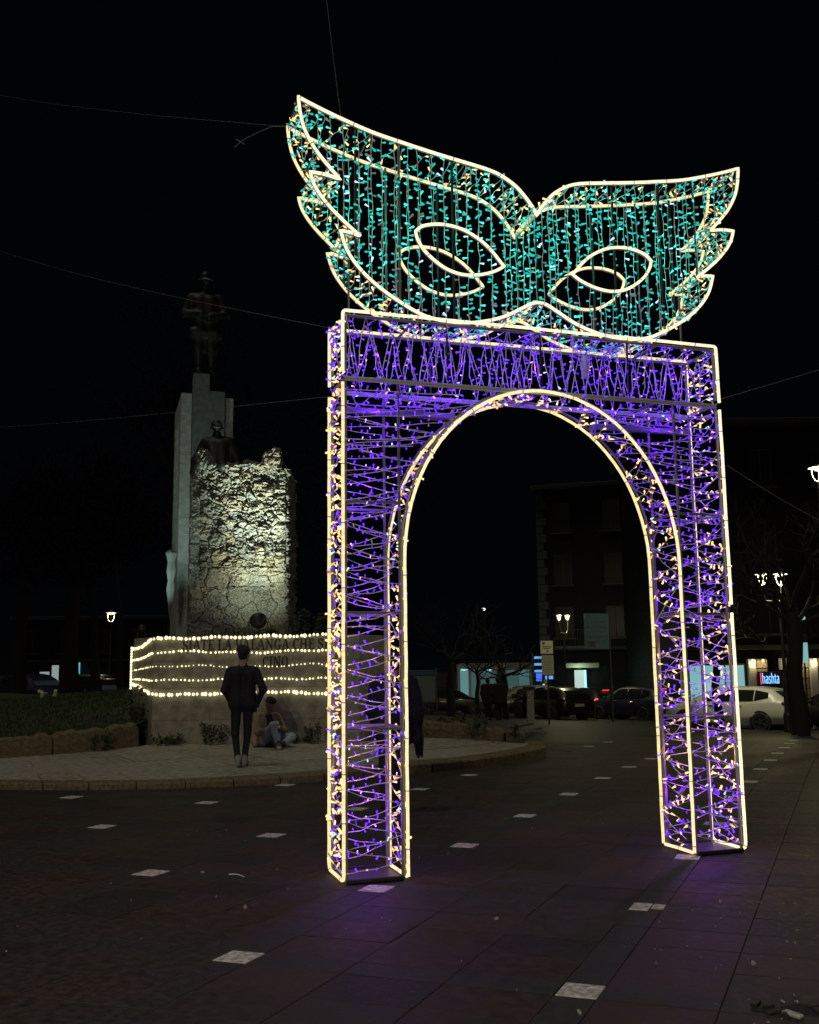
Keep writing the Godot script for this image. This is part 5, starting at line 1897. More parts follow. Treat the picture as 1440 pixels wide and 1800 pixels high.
func people() -> void:
	var V := func(x: float, y: float, z: float) -> Vector3: return Vector3(x, y, z)
	var jk := Color(0.007, 0.0075, 0.009)
	var jn := Color(0.008, 0.009, 0.016)
	var sk := Color(0.32, 0.2, 0.14)
	var hair := Color(0.012, 0.01, 0.009)
	var shoe := Color(0.2, 0.2, 0.17)
	var vm := vertex_mat("cloth and skin", 0.85)
	# man walking away
	var z := -14.9
	var o := thing("person", "person in dark jacket and jeans walking away with hands in pockets", "person", Vector3(-2.52, walk_y(z), z), PI + 0.05)
	o.scale = Vector3.ONE * 0.96
	var B := [
		[V.call(0.092, 0.9, 0.0), V.call(0.112, 0.5, 0.035), 0.086, 0.062, jn], [V.call(0.112, 0.5, 0.035), V.call(0.06, 0.13, -0.03), 0.058, 0.047, jn],
		[V.call(-0.085, 0.9, 0.0), V.call(-0.075, 0.5, 0.07), 0.086, 0.062, jn], [V.call(-0.075, 0.5, 0.07), V.call(-0.035, 0.12, 0.06), 0.058, 0.047, jn],
		[V.call(0.05, 0.1, -0.06), V.call(0.045, 0.05, 0.09), 0.046, 0.04, shoe], [V.call(-0.04, 0.08, 0.03), V.call(-0.05, 0.045, 0.2), 0.046, 0.04, shoe],
		[V.call(0.05, 0.045, -0.085), V.call(0.05, 0.14, -0.055), 0.034, 0.044, shoe], [V.call(-0.04, 0.04, 0.0), V.call(-0.04, 0.13, 0.03), 0.034, 0.044, shoe],
		[V.call(-0.095, 0.95, 0), V.call(-0.085, 1.15, 0), 0.128, 0.117, jk], [V.call(0.095, 0.95, 0), V.call(0.085, 1.15, 0), 0.128, 0.117, jk],
		[V.call(-0.085, 1.15, 0), V.call(-0.105, 1.4, -0.015), 0.11, 0.115, jk], [V.call(0.085, 1.15, 0), V.call(0.105, 1.4, -0.015), 0.11, 0.115, jk],
		[V.call(-0.165, 1.455, -0.01), V.call(0.165, 1.455, -0.01), 0.077, 0.077, jk], [V.call(0, 1.5, -0.01), V.call(0, 1.55, -0.005), 0.08, 0.068, jk],
		[V.call(0.2, 1.44, 0), V.call(0.27, 1.17, -0.06), 0.073, 0.061, jk], [V.call(0.27, 1.17, -0.06), V.call(0.19, 0.98, 0.08), 0.053, 0.044, jk],
		[V.call(-0.2, 1.44, 0), V.call(-0.325, 1.17, -0.06), 0.071, 0.059, jk], [V.call(-0.325, 1.17, -0.06), V.call(-0.2, 0.92, 0.07), 0.053, 0.046, jk],
		[V.call(0.19, 0.98, 0.08), V.call(0.15, 0.93, 0.11), 0.038, 0.033, sk], [V.call(-0.2, 0.92, 0.07), V.call(-0.15, 0.89, 0.1), 0.038, 0.033, sk],
		[V.call(0.0, 1.76, -0.03), V.call(0.02, 1.79, 0.02), 0.085, 0.075, hair], [V.call(0.05, 1.79, -0.02), V.call(-0.05, 1.785, 0.0), 0.05, 0.05, hair],
		[V.call(0.14, 1.36, -0.1), V.call(0.02, 1.12, -0.095), 0.022, 0.012, jk], [V.call(-0.15, 1.33, -0.1), V.call(-0.04, 1.2, -0.1), 0.022, 0.012, jk],
		[V.call(-0.16, 1.02, -0.08), V.call(0.03, 1.07, -0.1), 0.02, 0.012, jk], [V.call(0.17, 0.99, -0.06), V.call(0.08, 1.1, -0.098), 0.022, 0.01, jk],
		[V.call(0.28, 1.2, -0.1), V.call(0.31, 1.13, -0.03), 0.026, 0.02, jk], [V.call(-0.3, 1.22, -0.1), V.call(-0.335, 1.14, -0.03), 0.026, 0.02, jk],
		[V.call(-0.13, 0.87, 0.03), V.call(-0.2, 0.85, 0.0), 0.05, 0.03, jk], [V.call(0.12, 0.52, -0.02), V.call(0.1, 0.47, -0.03), 0.03, 0.03, jn],
	]
	var g := Geo.new()
	skin(g, B, 0.014, 0.008)
	head(g, V.call(-0.015, 1.7, 0.02), V.call(-0.35, -0.12, 1), sk, hair, 0.01)
	put("body", g, vm, o)
	# boy sitting against the wall, reading a phone
	var coat := Color(0.24, 0.18, 0.115)
	var tee := Color(0.012, 0.012, 0.012)
	var den := Color(0.3, 0.36, 0.42)
	var boot := Color(0.06, 0.05, 0.04)
	o = thing("person", "person in brown jacket and pale jeans sitting against the wall reading a phone", "person", Vector3(-2.52, walk_y(-17.55), -17.62), 0.5)
	B = [
		[V.call(-0.08, 0.12, 0), V.call(-0.08, 0.4, -0.05), 0.13, 0.12, coat], [V.call(0.08, 0.12, 0), V.call(0.08, 0.4, -0.05), 0.13, 0.12, coat],
		[V.call(-0.16, 0.5, -0.07), V.call(0.16, 0.5, -0.07), 0.075, 0.075, coat], [V.call(0, 0.25, 0.07), V.call(0, 0.5, 0.01), 0.075, 0.06, tee],
		[V.call(-0.2, 0.09, -0.02), V.call(-0.26, 0.05, 0.05), 0.1, 0.05, coat],
		[V.call(-0.19, 0.48, -0.06), V.call(-0.24, 0.26, 0.1), 0.066, 0.055, coat], [V.call(-0.24, 0.26, 0.1), V.call(-0.05, 0.31, 0.28), 0.054, 0.042, coat],
		[V.call(0.19, 0.48, -0.06), V.call(0.25, 0.27, 0.12), 0.066, 0.055, coat], [V.call(0.25, 0.27, 0.12), V.call(0.09, 0.33, 0.28), 0.054, 0.042, coat],
		[V.call(-0.09, 0.12, 0.06), V.call(-0.06, 0.37, 0.38), 0.095, 0.07, den], [V.call(-0.06, 0.37, 0.38), V.call(-0.02, 0.1, 0.5), 0.066, 0.05, den],
		[V.call(0.1, 0.12, 0.06), V.call(0.34, 0.16, 0.26), 0.095, 0.07, den], [V.call(0.34, 0.16, 0.26), V.call(0.12, 0.09, 0.48), 0.066, 0.05, den],
		[V.call(-0.02, 0.06, 0.48), V.call(-0.06, 0.045, 0.66), 0.05, 0.042, boot], [V.call(0.12, 0.07, 0.46), V.call(-0.02, 0.1, 0.58), 0.048, 0.042, boot],
		[V.call(-0.02, 0.025, 0.47), V.call(-0.065, 0.022, 0.68), 0.036, 0.034, Color(0.5, 0.5, 0.48)],
		[V.call(0, 0.52, -0.05), V.call(0, 0.58, -0.02), 0.07, 0.06, coat],
	]
	g = Geo.new()
	skin(g, B, 0.015, 0.012)
	head(g, V.call(0.02, 0.72, 0.04), V.call(0.05, -0.55, 1), sk, hair, 0.008)
	hand(g, V.call(-0.04, 0.31, 0.29), V.call(0.7, 0.25, 0.5), V.call(0.2, -0.8, 0.5), sk, 0.3)
	hand(g, V.call(0.08, 0.33, 0.29), V.call(-0.6, 0.3, 0.5), V.call(-0.2, -0.8, 0.5), sk, 0.35)
	put("body", g, vm, o)
	var ph := Geo.new()
	ph.box(Vector3(0, 0, 0), Vector3(0.075, 0.15, 0.009), Basis(), 0.003)
	var phone := put("phone", ph, mat("phone", 0.5, 0.5, 0.52, 0.3), null)
	tag(phone, "pale phone held up by the person sitting against the wall", "phone")
	phone.transform = o.transform * Transform3D(Basis(Vector3.RIGHT, -0.7) * Basis(Vector3.UP, 0.1), V.call(0.03, 0.385, 0.36))
	# someone behind the arch's left leg
	o = thing("person", "person in dark shawl standing behind the arch's left leg", "person", Vector3(-0.2, 0, -11.2), PI - 0.1)
	B = [
		[V.call(0.09, 0.9, 0), V.call(0.11, 0.48, 0.02), 0.1, 0.068, jn], [V.call(0.11, 0.48, 0.02), V.call(0.1, 0.1, -0.03), 0.064, 0.048, jn],
		[V.call(-0.07, 0.9, 0), V.call(-0.02, 0.48, 0.06), 0.1, 0.068, jn], [V.call(-0.02, 0.48, 0.06), V.call(0.03, 0.1, 0.08), 0.064, 0.048, jn],
		[V.call(0.1, 0.06, -0.05), V.call(0.1, 0.045, 0.12), 0.046, 0.04, jk], [V.call(0.03, 0.06, 0.06), V.call(0.03, 0.045, 0.22), 0.046, 0.04, jk],
		[V.call(-0.09, 0.85, 0), V.call(-0.1, 1.38, 0), 0.15, 0.12, jk], [V.call(0.09, 0.85, 0), V.call(0.1, 1.38, 0), 0.15, 0.12, jk],
		[V.call(-0.16, 1.42, 0), V.call(0.16, 1.42, 0), 0.075, 0.075, jk], [V.call(-0.2, 1.4, 0), V.call(-0.28, 1.1, 0), 0.075, 0.065, jk],
		[V.call(-0.28, 1.1, 0), V.call(-0.24, 0.86, 0.08), 0.065, 0.05, jk], [V.call(0.2, 1.4, 0), V.call(0.26, 1.1, -0.02), 0.075, 0.06, jk],
		[V.call(0.26, 1.1, -0.02), V.call(0.2, 0.88, 0.1), 0.06, 0.048, jk], [V.call(-0.24, 1.3, 0.0), V.call(-0.27, 0.75, 0.02), 0.06, 0.05, jk],
	]
	for k in 4:
		B.append([V.call(-0.24 - 0.02 * k, 0.78, 0.03 * k - 0.04), V.call(-0.25 - 0.018 * k, 0.62 - 0.04 * (k % 2), 0.03 * k - 0.04), 0.022, 0.012, jk])
	g = Geo.new()
	skin(g, B, 0.016, 0.013)
	head(g, V.call(0, 1.62, 0.015), V.call(0, -0.05, 1), sk, hair, 0.012)
	hand(g, V.call(0.2, 0.88, 0.1), V.call(0, -0.9, 0.2), V.call(-1, 0, 0), sk, 0.2)
	put("body", g, vm, o)
	# couple in the distance
	var lab := ["distant person in dark coat, left one of the pair seen through the arch", "distant person in dark jacket, right one of the pair seen through the arch"]
	for k in 2:
		o = thing("person", lab[k], "person", Vector3(3.2 + 0.44 * k, ground_y(-42.0), -42.0), PI + 0.15, "pair walking away in the distance")
		var s := 0.985 if k == 0 else 1.0
		jk = Color(0.005, 0.005, 0.006)
		var wd := 1.12 if k == 1 else 1.0
		B = [
			[V.call(0.08, 0.9, 0), V.call(0.085, 0.48, 0.02), 0.1, 0.07, jk], [V.call(0.085, 0.48, 0.02), V.call(0.08, 0.09, -0.05), 0.066, 0.055, jk],
			[V.call(-0.08, 0.9, 0), V.call(-0.09, 0.48, 0.05), 0.1, 0.07, jk], [V.call(-0.09, 0.48, 0.05), V.call(-0.09, 0.09, 0.12), 0.066, 0.055, jk],
			[V.call(0.08, 0.05, -0.06), V.call(0.08, 0.045, 0.1), 0.05, 0.042, jk], [V.call(-0.09, 0.05, 0.1), V.call(-0.09, 0.045, 0.26), 0.05, 0.042, jk],
			[V.call(-0.1 * wd, 0.78, 0), V.call(-0.11 * wd, 1.38, 0), 0.15, 0.125, jk], [V.call(0.1 * wd, 0.78, 0), V.call(0.11 * wd, 1.38, 0), 0.15, 0.125, jk],
			[V.call(-0.17 * wd, 1.44, 0), V.call(0.17 * wd, 1.44, 0), 0.08, 0.08, jk],
			[V.call(0.22 * wd, 1.42, 0), V.call(0.29 * wd, 1.12, -0.03), 0.075, 0.062, jk], [V.call(0.29 * wd, 1.12, -0.03), V.call(0.22 * wd, 0.92, 0.1), 0.06, 0.05, jk],
			[V.call(-0.22 * wd, 1.42, 0), V.call(-0.29 * wd, 1.12, -0.03), 0.075, 0.062, jk], [V.call(-0.29 * wd, 1.12, -0.03), V.call(-0.24 * wd, 0.88, 0.06), 0.06, 0.05, jk],
		]
		g = Geo.new()
		skin(g, B, 0.028, 0.016)
		head(g, V.call(0, 1.64, 0.015) * s, V.call(0, -0.1, 1), sk * 0.3, hair, 0.014)
		hand(g, V.call(0.22 * wd, 0.92, 0.1), V.call(0, -1, 0.2), V.call(1, 0, 0), sk, 0.2)
		hand(g, V.call(-0.24 * wd, 0.88, 0.06), V.call(0, -1, 0.2), V.call(-1, 0, 0), sk, 0.2)
		put("body", g, vm, o)


# ------------------------------------------------------------------ cars
func car(label: String, at: Vector3, turn: float, paint: Material, opts := {}) -> Node3D:
	# local: +x forward, y up; 4.3 x 1.8 x 1.5 m
	var o := thing("parked_car", label, "car", at, turn, "cars along the street beyond the square")
	var H: float = opts.get("h", 1.49)
	var stn := [   # x, sill, belt, top, half width low, half width belt, half width top
		[-2.14, 0.42, 0.62, 0.72, 0.62, 0.66, 0.6], [-2.11, 0.3, 0.86, 0.98, 0.82, 0.8, 0.66], [-1.98, 0.24, 0.95, 1.1, 0.88, 0.84, 0.64], [-1.6, 0.22, 0.96, H - 0.07, 0.895, 0.86, 0.58],
		[-1.1, 0.2, 0.94, H - 0.01, 0.9, 0.875, 0.575], [-0.3, 0.2, 0.91, H, 0.9, 0.88, 0.58], [0.25, 0.2, 0.89, H - 0.05, 0.9, 0.88, 0.575],
		[0.7, 0.2, 0.88, H - 0.22, 0.9, 0.875, 0.62], [1.15, 0.2, 0.87, 0.98, 0.895, 0.86, 0.7], [1.7, 0.22, 0.8, 0.86, 0.88, 0.82, 0.66], [2.05, 0.28, 0.66, 0.74, 0.8, 0.74, 0.55], [2.16, 0.4, 0.55, 0.6, 0.62, 0.6, 0.5],
	]
	var R := []
	for s in stn:
		var ring := []
		for sd in [1.0, -1.0]:
			var side := [Vector3(s[0], s[1], s[4] * 0.55 * sd), Vector3(s[0], s[1] + 0.02, s[4] * 0.93 * sd), Vector3(s[0], lerpf(s[1], s[2], 0.4), s[4] * 1.0 * sd), Vector3(s[0], s[2] - 0.06, s[5] * 1.01 * sd), Vector3(s[0], s[2], s[5] * 0.985 * sd), Vector3(s[0], lerpf(s[2], s[3], 0.55), lerpf(s[5], s[6], 0.52) * sd), Vector3(s[0], s[3] - 0.035, s[6] * 1.02 * sd), Vector3(s[0], s[3], s[6] * 0.85 * sd)]
			if sd < 0: side.reverse()
			ring.append_array(side)
		R.append(ring)
	var t := SurfaceTool.new()
	t.begin(Mesh.PRIMITIVE_TRIANGLES)
	t.set_smooth_group(0)
	var n: int = R[0].size()
	for i in R.size() - 1:
		for k in n:
			var l := (k + 1) % n
			for p in [R[i][k], R[i][l], R[i + 1][l], R[i][k], R[i + 1][l], R[i + 1][k]]:
				t.add_vertex(p)
	for e in [[0, false], [R.size() - 1, true]]:
		for k in range(1, n - 1):
			var q := [R[e[0]][0], R[e[0]][k], R[e[0]][k + 1]]
			if not e[1]: q.reverse()
			for p in q: t.add_vertex(p)
	t.generate_normals()
	t.set_material(paint)
	put_mesh("body", t.commit(), o)
	# panes lie just proud of the shell
	var P := func(i: int, k: float, sd: float) -> Vector3:      # on the glasshouse side of station i, k 0 belt .. 1 roof edge
		var s = stn[i]
		return Vector3(s[0], lerpf(s[2] + 0.02, s[3] - 0.06, k), (lerpf(s[5] * 0.985, s[6] * 1.02, k) + 0.02) * sd)
	for sd in [1.0, -1.0]:
		for w in [[3, 4, 0.1], [4, 5, 0.04], [5, 6, 0.05], [6, 7, 0.0]]:
			var g := Geo.new()
			var a: Vector3 = P.call(w[0], 0.08 if w[0] != 3 else 0.35, sd); var b: Vector3 = P.call(w[1], 0.08, sd)
			var c: Vector3 = P.call(w[1], 0.92 if w[1] != 7 else 0.75, sd); var d: Vector3 = P.call(w[0], 0.92 if w[0] != 3 else 0.8, sd)
			a = a.lerp(b, w[2]); d = d.lerp(c, w[2])
			var m1 := (a + d) / 2 + Vector3(0, 0, 0.012 * sd); var m2 := (b + c) / 2 + Vector3(0, 0, 0.012 * sd)
			g.quad(a, b, m2, m1, Vector3(0, 0, sd)); g.quad(m1, m2, c, d, Vector3(0, 0, sd))
			put("side_window", g, mats["dark glass"], o)
		var ml := Geo.new()
		ml.ball(Vector3(0.85, 0.98, 0.98 * sd), Vector3(0.06, 0.075, 0.1), 10, 8)
		put("mirror", ml, paint, o)
		for q in [["taillight", -2.03, 0.9, 0.7, opts.get("tail", mat("tail red", 0.12, 0.006, 0.006, 0.2))], ["headlight", 2.0, 0.66, 0.66, opts.get("head", mat("head glass", 0.35, 0.36, 0.38, 0.15))]]:
			var g := Geo.new()
			g.ball(Vector3(q[1], q[2], q[3] * sd), Vector3(0.1, 0.085, 0.16), 12, 8)
			put(q[0], g, q[4], o)
		var hd := Geo.new()
		for x in [-0.62, 0.35]:
			hd.box(Vector3(x, 0.84, 0.905 * sd), Vector3(0.17, 0.03, 0.03), Basis(), 0.008)
		put("door_handle", hd, paint, o)
	for w in [[2, 3, -1], [7, 8, 1]]:
		var g := Geo.new()
		var sa = stn[w[0]]; var sb = stn[w[1]]
		var lo_s = sa if w[2] < 0 else sb
		var hi_s = sb if w[2] < 0 else sa
		var out := Vector3(w[2], 0.6, 0).normalized() * 0.02
		var A := Vector3(lo_s[0], lo_s[3] + 0.01, lo_s[6] * 0.86) + out; var Bv := Vector3(lo_s[0], lo_s[3] + 0.01, -lo_s[6] * 0.86) + out
		var C := Vector3(hi_s[0], hi_s[3] - 0.03, -hi_s[6] * 0.86) + out; var Dv := Vector3(hi_s[0], hi_s[3] - 0.03, hi_s[6] * 0.86) + out
		g.quad(A, Bv, C, Dv, out)
		put("rear_window" if w[2] < 0 else "windscreen", g, opts.get("screen", mats["dark glass"]) if w[2] > 0 else mats["dark glass"], o)
	for wx in [-1.28, 1.32]:
		for sd in [1.0, -1.0]:
			var b := Basis(Vector3.RIGHT, PI / 2 * sd)
			var x := Transform3D(b, Vector3(wx, 0.31, 0.76 * sd))
			var a := Geo.new()
			a.lathe([Vector2(0, 0.135), Vector2(0.37, 0.135), Vector2(0.37, -0.1)], x, 20)
			put("wheel_arch", a, mats["black rubber"], o)
			var ty := Geo.new()
			ty.lathe([Vector2(0.2, 0.165), Vector2(0.28, 0.17), Vector2(0.31, 0.14), Vector2(0.31, -0.05), Vector2(0.2, -0.06)], x, 20)
			var tyre := put("wheel", ty, mats["black rubber"], o)
			var rm := Geo.new()
			rm.lathe([Vector2(0, 0.15), Vector2(0.05, 0.155), Vector2(0.06, 0.14)], x, 10)
			for k in 5:
				var an := TAU * k / 5.0
				rm.box(x * Vector3(cos(an) * 0.12, 0.146, sin(an) * 0.12), Vector3(0.17, 0.03, 0.05), x.basis * Basis(Vector3.UP, -an))
			rm.lathe([Vector2(0.2, 0.12), Vector2(0.2, 0.16), Vector2(0.185, 0.16)], x, 20)
			put("rim", rm, mat("rim metal", 0.1, 0.1, 0.1, 0.35, 0.7), tyre)
	var pl := Geo.new()
	pl.box(Vector3(-2.125, 0.66 if not opts.has("plate_y") else opts.plate_y, 0), Vector3(0.05, 0.12, 0.5), Basis(), 0.004)
	put("number_plate", pl, opts.get("plate", mat("plate", 0.4, 0.42, 0.44, 0.5)), o)
	var bp := Geo.new()
	bp.box(Vector3(-2.07, 0.4, 0), Vector3(0.12, 0.16, 1.3), Basis(), 0.03)
	put("bumper", bp, mats["black rubber"] if opts.get("dark_bumper", true) else paint, o)
	if opts.has("brake"):
		var g := Geo.new()
		g.box(Vector3(-1.72, H - 0.1, 0), Vector3(0.05, 0.05, 0.36))
		put("brake_light", g, opts.brake, o)
	var em := Geo.new()
	em.lathe([Vector2(0.0, 0.012), Vector2(0.045, 0.01), Vector2(0.05, 0.0)], Transform3D(Basis(Vector3(0, 0, 1), PI / 2), Vector3(-2.1, 0.86, 0)), 12)
	put("badge", em, mat("badge chrome", 0.5, 0.5, 0.5, 0.2, 0.9), o)
	return o


func paint(key: String, r: float, g: float, b: float) -> StandardMaterial3D:
	var m := mat("paint " + key, r, g, b, 0.35)
	m.clearcoat_enabled = true
	m.clearcoat = 0.7
	m.clearcoat_roughness = 0.08
	return m


func cars() -> void:
	var G := func(x: float, z: float) -> Vector3: return Vector3(x, ground_y(z, x), z)
	var red := glow("tail light red", 1.6, 0.12, 0.08)
	var redd := glow("brake light red", 1.2, 0.04, 0.04)
	var white := glow("head light white", 1.2, 1.25, 1.3)
	var black := paint("black", 0.008, 0.008, 0.009)
	var navy := paint("navy", 0.02, 0.022, 0.05)
	var silver := paint("silver", 0.07, 0.085, 0.085)
	car("white hatchback parked beside the bare tree at the right edge", G.call(11.0, -34.5) - Vector3(0, 0.03, 0), deg_to_rad(141), paint("white", 0.62, 0.64, 0.6), {"dark_bumper": false, "h": 1.44})
	car("black car behind the white hatchback's roof", G.call(12.6, -38.3), deg_to_rad(165), black, {"h": 1.42})
	car("black car cut by the right edge beyond the tree trunk", G.call(14.6, -33.4), deg_to_rad(132), black)
	car("grey car behind the parking meter seen from its left side", G.call(5.3, -48.5), deg_to_rad(190), silver)
	car("black hatchback beside the small white sign post", G.call(6.3, -45.5), deg_to_rad(118), black, {"h": 1.42, "tail": mat("tail dim", 0.2, 0.01, 0.01, 0.2)})
	car("black car with glowing tail lights and lit number plate", G.call(8.75, -50.0), deg_to_rad(112), black, {"h": 1.45, "tail": red, "brake": redd, "plate": glow("plate light", 0.35, 0.5, 0.65)})
	car("dark car with red high brake light beside the arch's right leg", G.call(10.1, -45.5), deg_to_rad(126), navy, {"h": 1.5, "brake": redd})
	car("dark car with one orange tail light near the lit shop row", G.call(2.0, -57.0), deg_to_rad(10), black, {"tail": glow("tail light orange", 1.8, 0.5, 0.1), "head": white})
	car("dark car far left with blue sheen on its windscreen", G.call(-16.6, -44.0), deg_to_rad(-40), navy, {"screen": mat("painted sheen glass", 0.1, 0.13, 0.18, 0.1)})  # blue sheen is painted into the windscreen colour
	car("dark car with white headlight behind the lawn next to the wall's left end", G.call(-13.7, -45.0), deg_to_rad(-70), black, {"head": white, "screen": mats["painted sheen glass"]})
	car("dark van-like car between the trees before the cyan shopfront", G.call(-17.2, -55.0), deg_to_rad(-12), black, {"h": 1.7, "head": white})


# ------------------------------------------------------------------ signs, posts, meters
func street_furniture() -> void:
	var G := func(x: float, z: float) -> Vector3: return Vector3(x, ground_y(z, x), z)
	# parking notice, two plates on a post
	var o := thing("parking_sign", "two pale notice plates on one post behind the parking meter", "sign", G.call(4.93, -36.0))
	var g := Geo.new()
	g.lathe([Vector2(0.03, 0), Vector2(0.03, 3.05)], Transform3D(Basis(), Vector3(0, 0, -0.05)), 8)
	put("post", g, mats["dark steel"], o)
	var cream := mat("notice cream", 0.75, 0.75, 0.55, 0.6)
	var ink := mat("notice ink", 0.03, 0.03, 0.03, 0.7)
	g = Geo.new()
	g.box(Vector3(-0.02, 2.74, 0), Vector3(0.45, 0.46, 0.02), Basis(), 0.004)
	var p1 := put("plate", g, cream, o)
	g = Geo.new()
	g.box(Vector3(0.0, 2.1, 0), Vector3(0.43, 0.7, 0.02), Basis(), 0.004)
	var p2 := put("plate", g, mat("notice grey", 0.42, 0.42, 0.36, 0.6), o)
	g = Geo.new()       # shield, two rows of print, down arrow
	for k in 4:
		var hw: float = [0.05, 0.05, 0.04, 0.015][k]
		g.box(Vector3(-0.13, 2.91 - k * 0.022, 0.012), Vector3(hw * 2, 0.021, 0.004))
	for r in [[2.76, 0.34], [2.7, 0.24]]:
		var x: float = -0.02 - r[1] / 2
		while x < -0.02 + r[1] / 2:
			var w := rng.randf_range(0.012, 0.024)
			g.box(Vector3(x + w / 2, r[0], 0.012), Vector3(w, 0.036, 0.004))
			x += w + 0.008
	g.box(Vector3(0.0, 2.62, 0.012), Vector3(0.02, 0.07, 0.004))
	g.flat(Vector3(-0.045, 2.595, 0.014), Vector3(0.045, 2.595, 0.014), Vector3(0, 2.545, 0.014), Vector3.BACK)
	put("print", g, ink, p1)
	g = Geo.new()
	for k in 9:
		var x := -0.18
		while x < rng.randf_range(0.08, 0.18):
			var w := rng.randf_range(0.02, 0.06)
			g.box(Vector3(x + w / 2, 2.38 - k * 0.062, 0.012), Vector3(w, 0.014, 0.004))
			x += w + 0.015
	put("print", g, mat("notice ink faint", 0.12, 0.12, 0.1, 0.7), p2)
	# parking meter
	o = thing("parking_meter", "grey pillar parking meter with a flat dark cap near the pair", "parking meter", G.call(4.38, -37.0) + Vector3(0, 0.02, 0), -0.1)
	g = Geo.new()
	g.box(Vector3(0, 0.63, 0), Vector3(0.27, 1.26, 0.3), Basis(), 0.02)
	put("body", g, mat("meter grey", 0.17, 0.19, 0.18, 0.6), o)
	g = Geo.new()
	g.box(Vector3(-0.04, 1.31, 0.03), Vector3(0.44, 0.1, 0.46), Basis(Vector3(1, 0, 0), 0.08), 0.02)
	put("cap", g, mats["dark steel"], o)
	g = Geo.new()
	for r in [[1.12, 0.03, 0.07], [1.02, -0.05, 0.05], [0.94, 0.05, 0.06], [0.84, -0.02, 0.12]]:
		g.box(Vector3(r[1], r[0], 0.153), Vector3(r[2], 0.05, 0.008))
	put("keypad", g, mat("meter panel", 0.4, 0.42, 0.4, 0.5), o)
	# small white sign on a thin post
	o = thing("small_sign", "small white sign with a dark mark on a thin post before the parked cars", "sign", G.call(4.98, -36.6))
	g = Geo.new()
	g.lathe([Vector2(0.02, 0), Vector2(0.02, 1.4)], Transform3D(), 6)
	put("post", g, mat("post grey", 0.15, 0.16, 0.16, 0.6), o)
	g = Geo.new()
	g.box(Vector3(-0.03, 1.42, 0.03), Vector3(0.15, 0.36, 0.02), Basis(), 0.003)
	var pq := put("plate", g, mat("sign white", 0.42, 0.43, 0.38, 0.6), o)
	g = Geo.new()
	g.lathe([Vector2(0, 0.004), Vector2(0.045, 0.0)], Transform3D(Basis(Vector3.RIGHT, PI / 2).scaled(Vector3(1, 1, 1)), Vector3(-0.03, 1.44, 0.042)), 12)
	put("mark", g, ink, pq)
	# hanging billboard
	o = thing("poster_board", "tall bluish poster board on a post above the parked cars", "billboard", G.call(7.55, -40.0), -0.1)
	g = Geo.new()
	g.lathe([Vector2(0.045, 0), Vector2(0.04, 4.2)], Transform3D(Basis(), Vector3(0.45, 0, -0.06)), 8)
	put("post", g, mats["lamp post paint"], o)
	g = Geo.new()
	g.box(Vector3(-0.06, 3.6, 0), Vector3(0.98, 1.42, 0.05), Basis(Vector3(0, 0, 1), -0.015), 0.008)
	var pb := put("board", g, mat("poster blue", 0.065, 0.15, 0.18, 0.6), o)
	g = Geo.new()
	for k in 8:
		var x := -0.48
		while x < 0.3:
			var w := rng.randf_range(0.05, 0.16)
			g.box(Vector3(x + w / 2, 4.14 - k * 0.13 - 0.04 * (k % 3), 0.03), Vector3(w, 0.022 + 0.02 * rng.randf(), 0.006))
			x += w + rng.randf_range(0.02, 0.1)
	put("print", g, mat("poster print", 0.04, 0.095, 0.115, 0.7), pb)
	g = Geo.new()
	g.box(Vector3(-0.27, 3.08, 0.03), Vector3(0.3, 0.2, 0.006))
	put("print", g, mat("poster patch", 0.08, 0.05, 0.06, 0.7), pb)
	# info panel by the path, bluish
	o = thing("info_panel", "broad information board with blue header just right of the arch's left leg", "information board", G.call(0.16, -29.0) + Vector3(0, 0.36, 0))
	for s in [-1, 1]:
		g = Geo.new()
		g.box(Vector3(0.56 * s, 0.75, 0), Vector3(0.06, 1.5, 0.06), Basis(), 0.008)
		put("post", g, mats["dark steel"], o)
	g = Geo.new()
	g.box(Vector3(0, 0.92, 0.05), Vector3(1.05, 0.74, 0.03), Basis(), 0.005)
	put("board", g, mat("info board", 0.085, 0.12, 0.115, 0.6), o)
	g = Geo.new()
	g.box(Vector3(0, 1.38, 0.05), Vector3(1.15, 0.15, 0.05), Basis(), 0.005)
	put("header", g, mat("info blue", 0.01, 0.045, 0.1, 0.6), o)
	# lit poster case and the pale heart shaped sign on the right
	o = thing("poster_case", "narrow backlit poster case behind the right tree trunk", "poster case", G.call(15.02, -38.0))
	g = Geo.new()
	g.box(Vector3(0, 2.9, -0.05), Vector3(0.34, 1.12, 0.12), Basis(), 0.02)
	g.lathe([Vector2(0.04, 0), Vector2(0.04, 2.4)], Transform3D(Basis(), Vector3(0, 0, -0.05)), 8)
	put("case", g, mats["dark steel"], o)
	g = Geo.new()
	g.box(Vector3(0.0, 2.74, 0.015), Vector3(0.27, 0.78, 0.02))
	put("lit_screen", g, glow("poster case light", 0.22, 0.42, 0.42), o)
	o = thing("heart_sign", "pale heart-shaped sign hanging beside the right tree trunk", "sign", Vector3(11.8, 2.72, -30.0))
	g = Geo.new()
	var hp := []
	for k in 26:
		var t := TAU * k / 26.0
		hp.append(Vector3(0.0105 * 16 * pow(sin(t), 3), 0.0115 * (13 * cos(t) - 5 * cos(2 * t) - 2 * cos(3 * t) - cos(4 * t)), 0))
	for k in 26:
		var a: Vector3 = hp[k]; var b: Vector3 = hp[(k + 1) % 26]
		g.flat(Vector3(0, 0, 0.05), a, b, Vector3.BACK)
		g.quad(a, b, b - Vector3(0, 0, 0.06), a - Vector3(0, 0, 0.06), a)
	put("heart_panel", g, glow("heart glow", 0.32, 0.5, 0.46), o)  # paleness of the panel is put in as its own glow
	g = Geo.new()
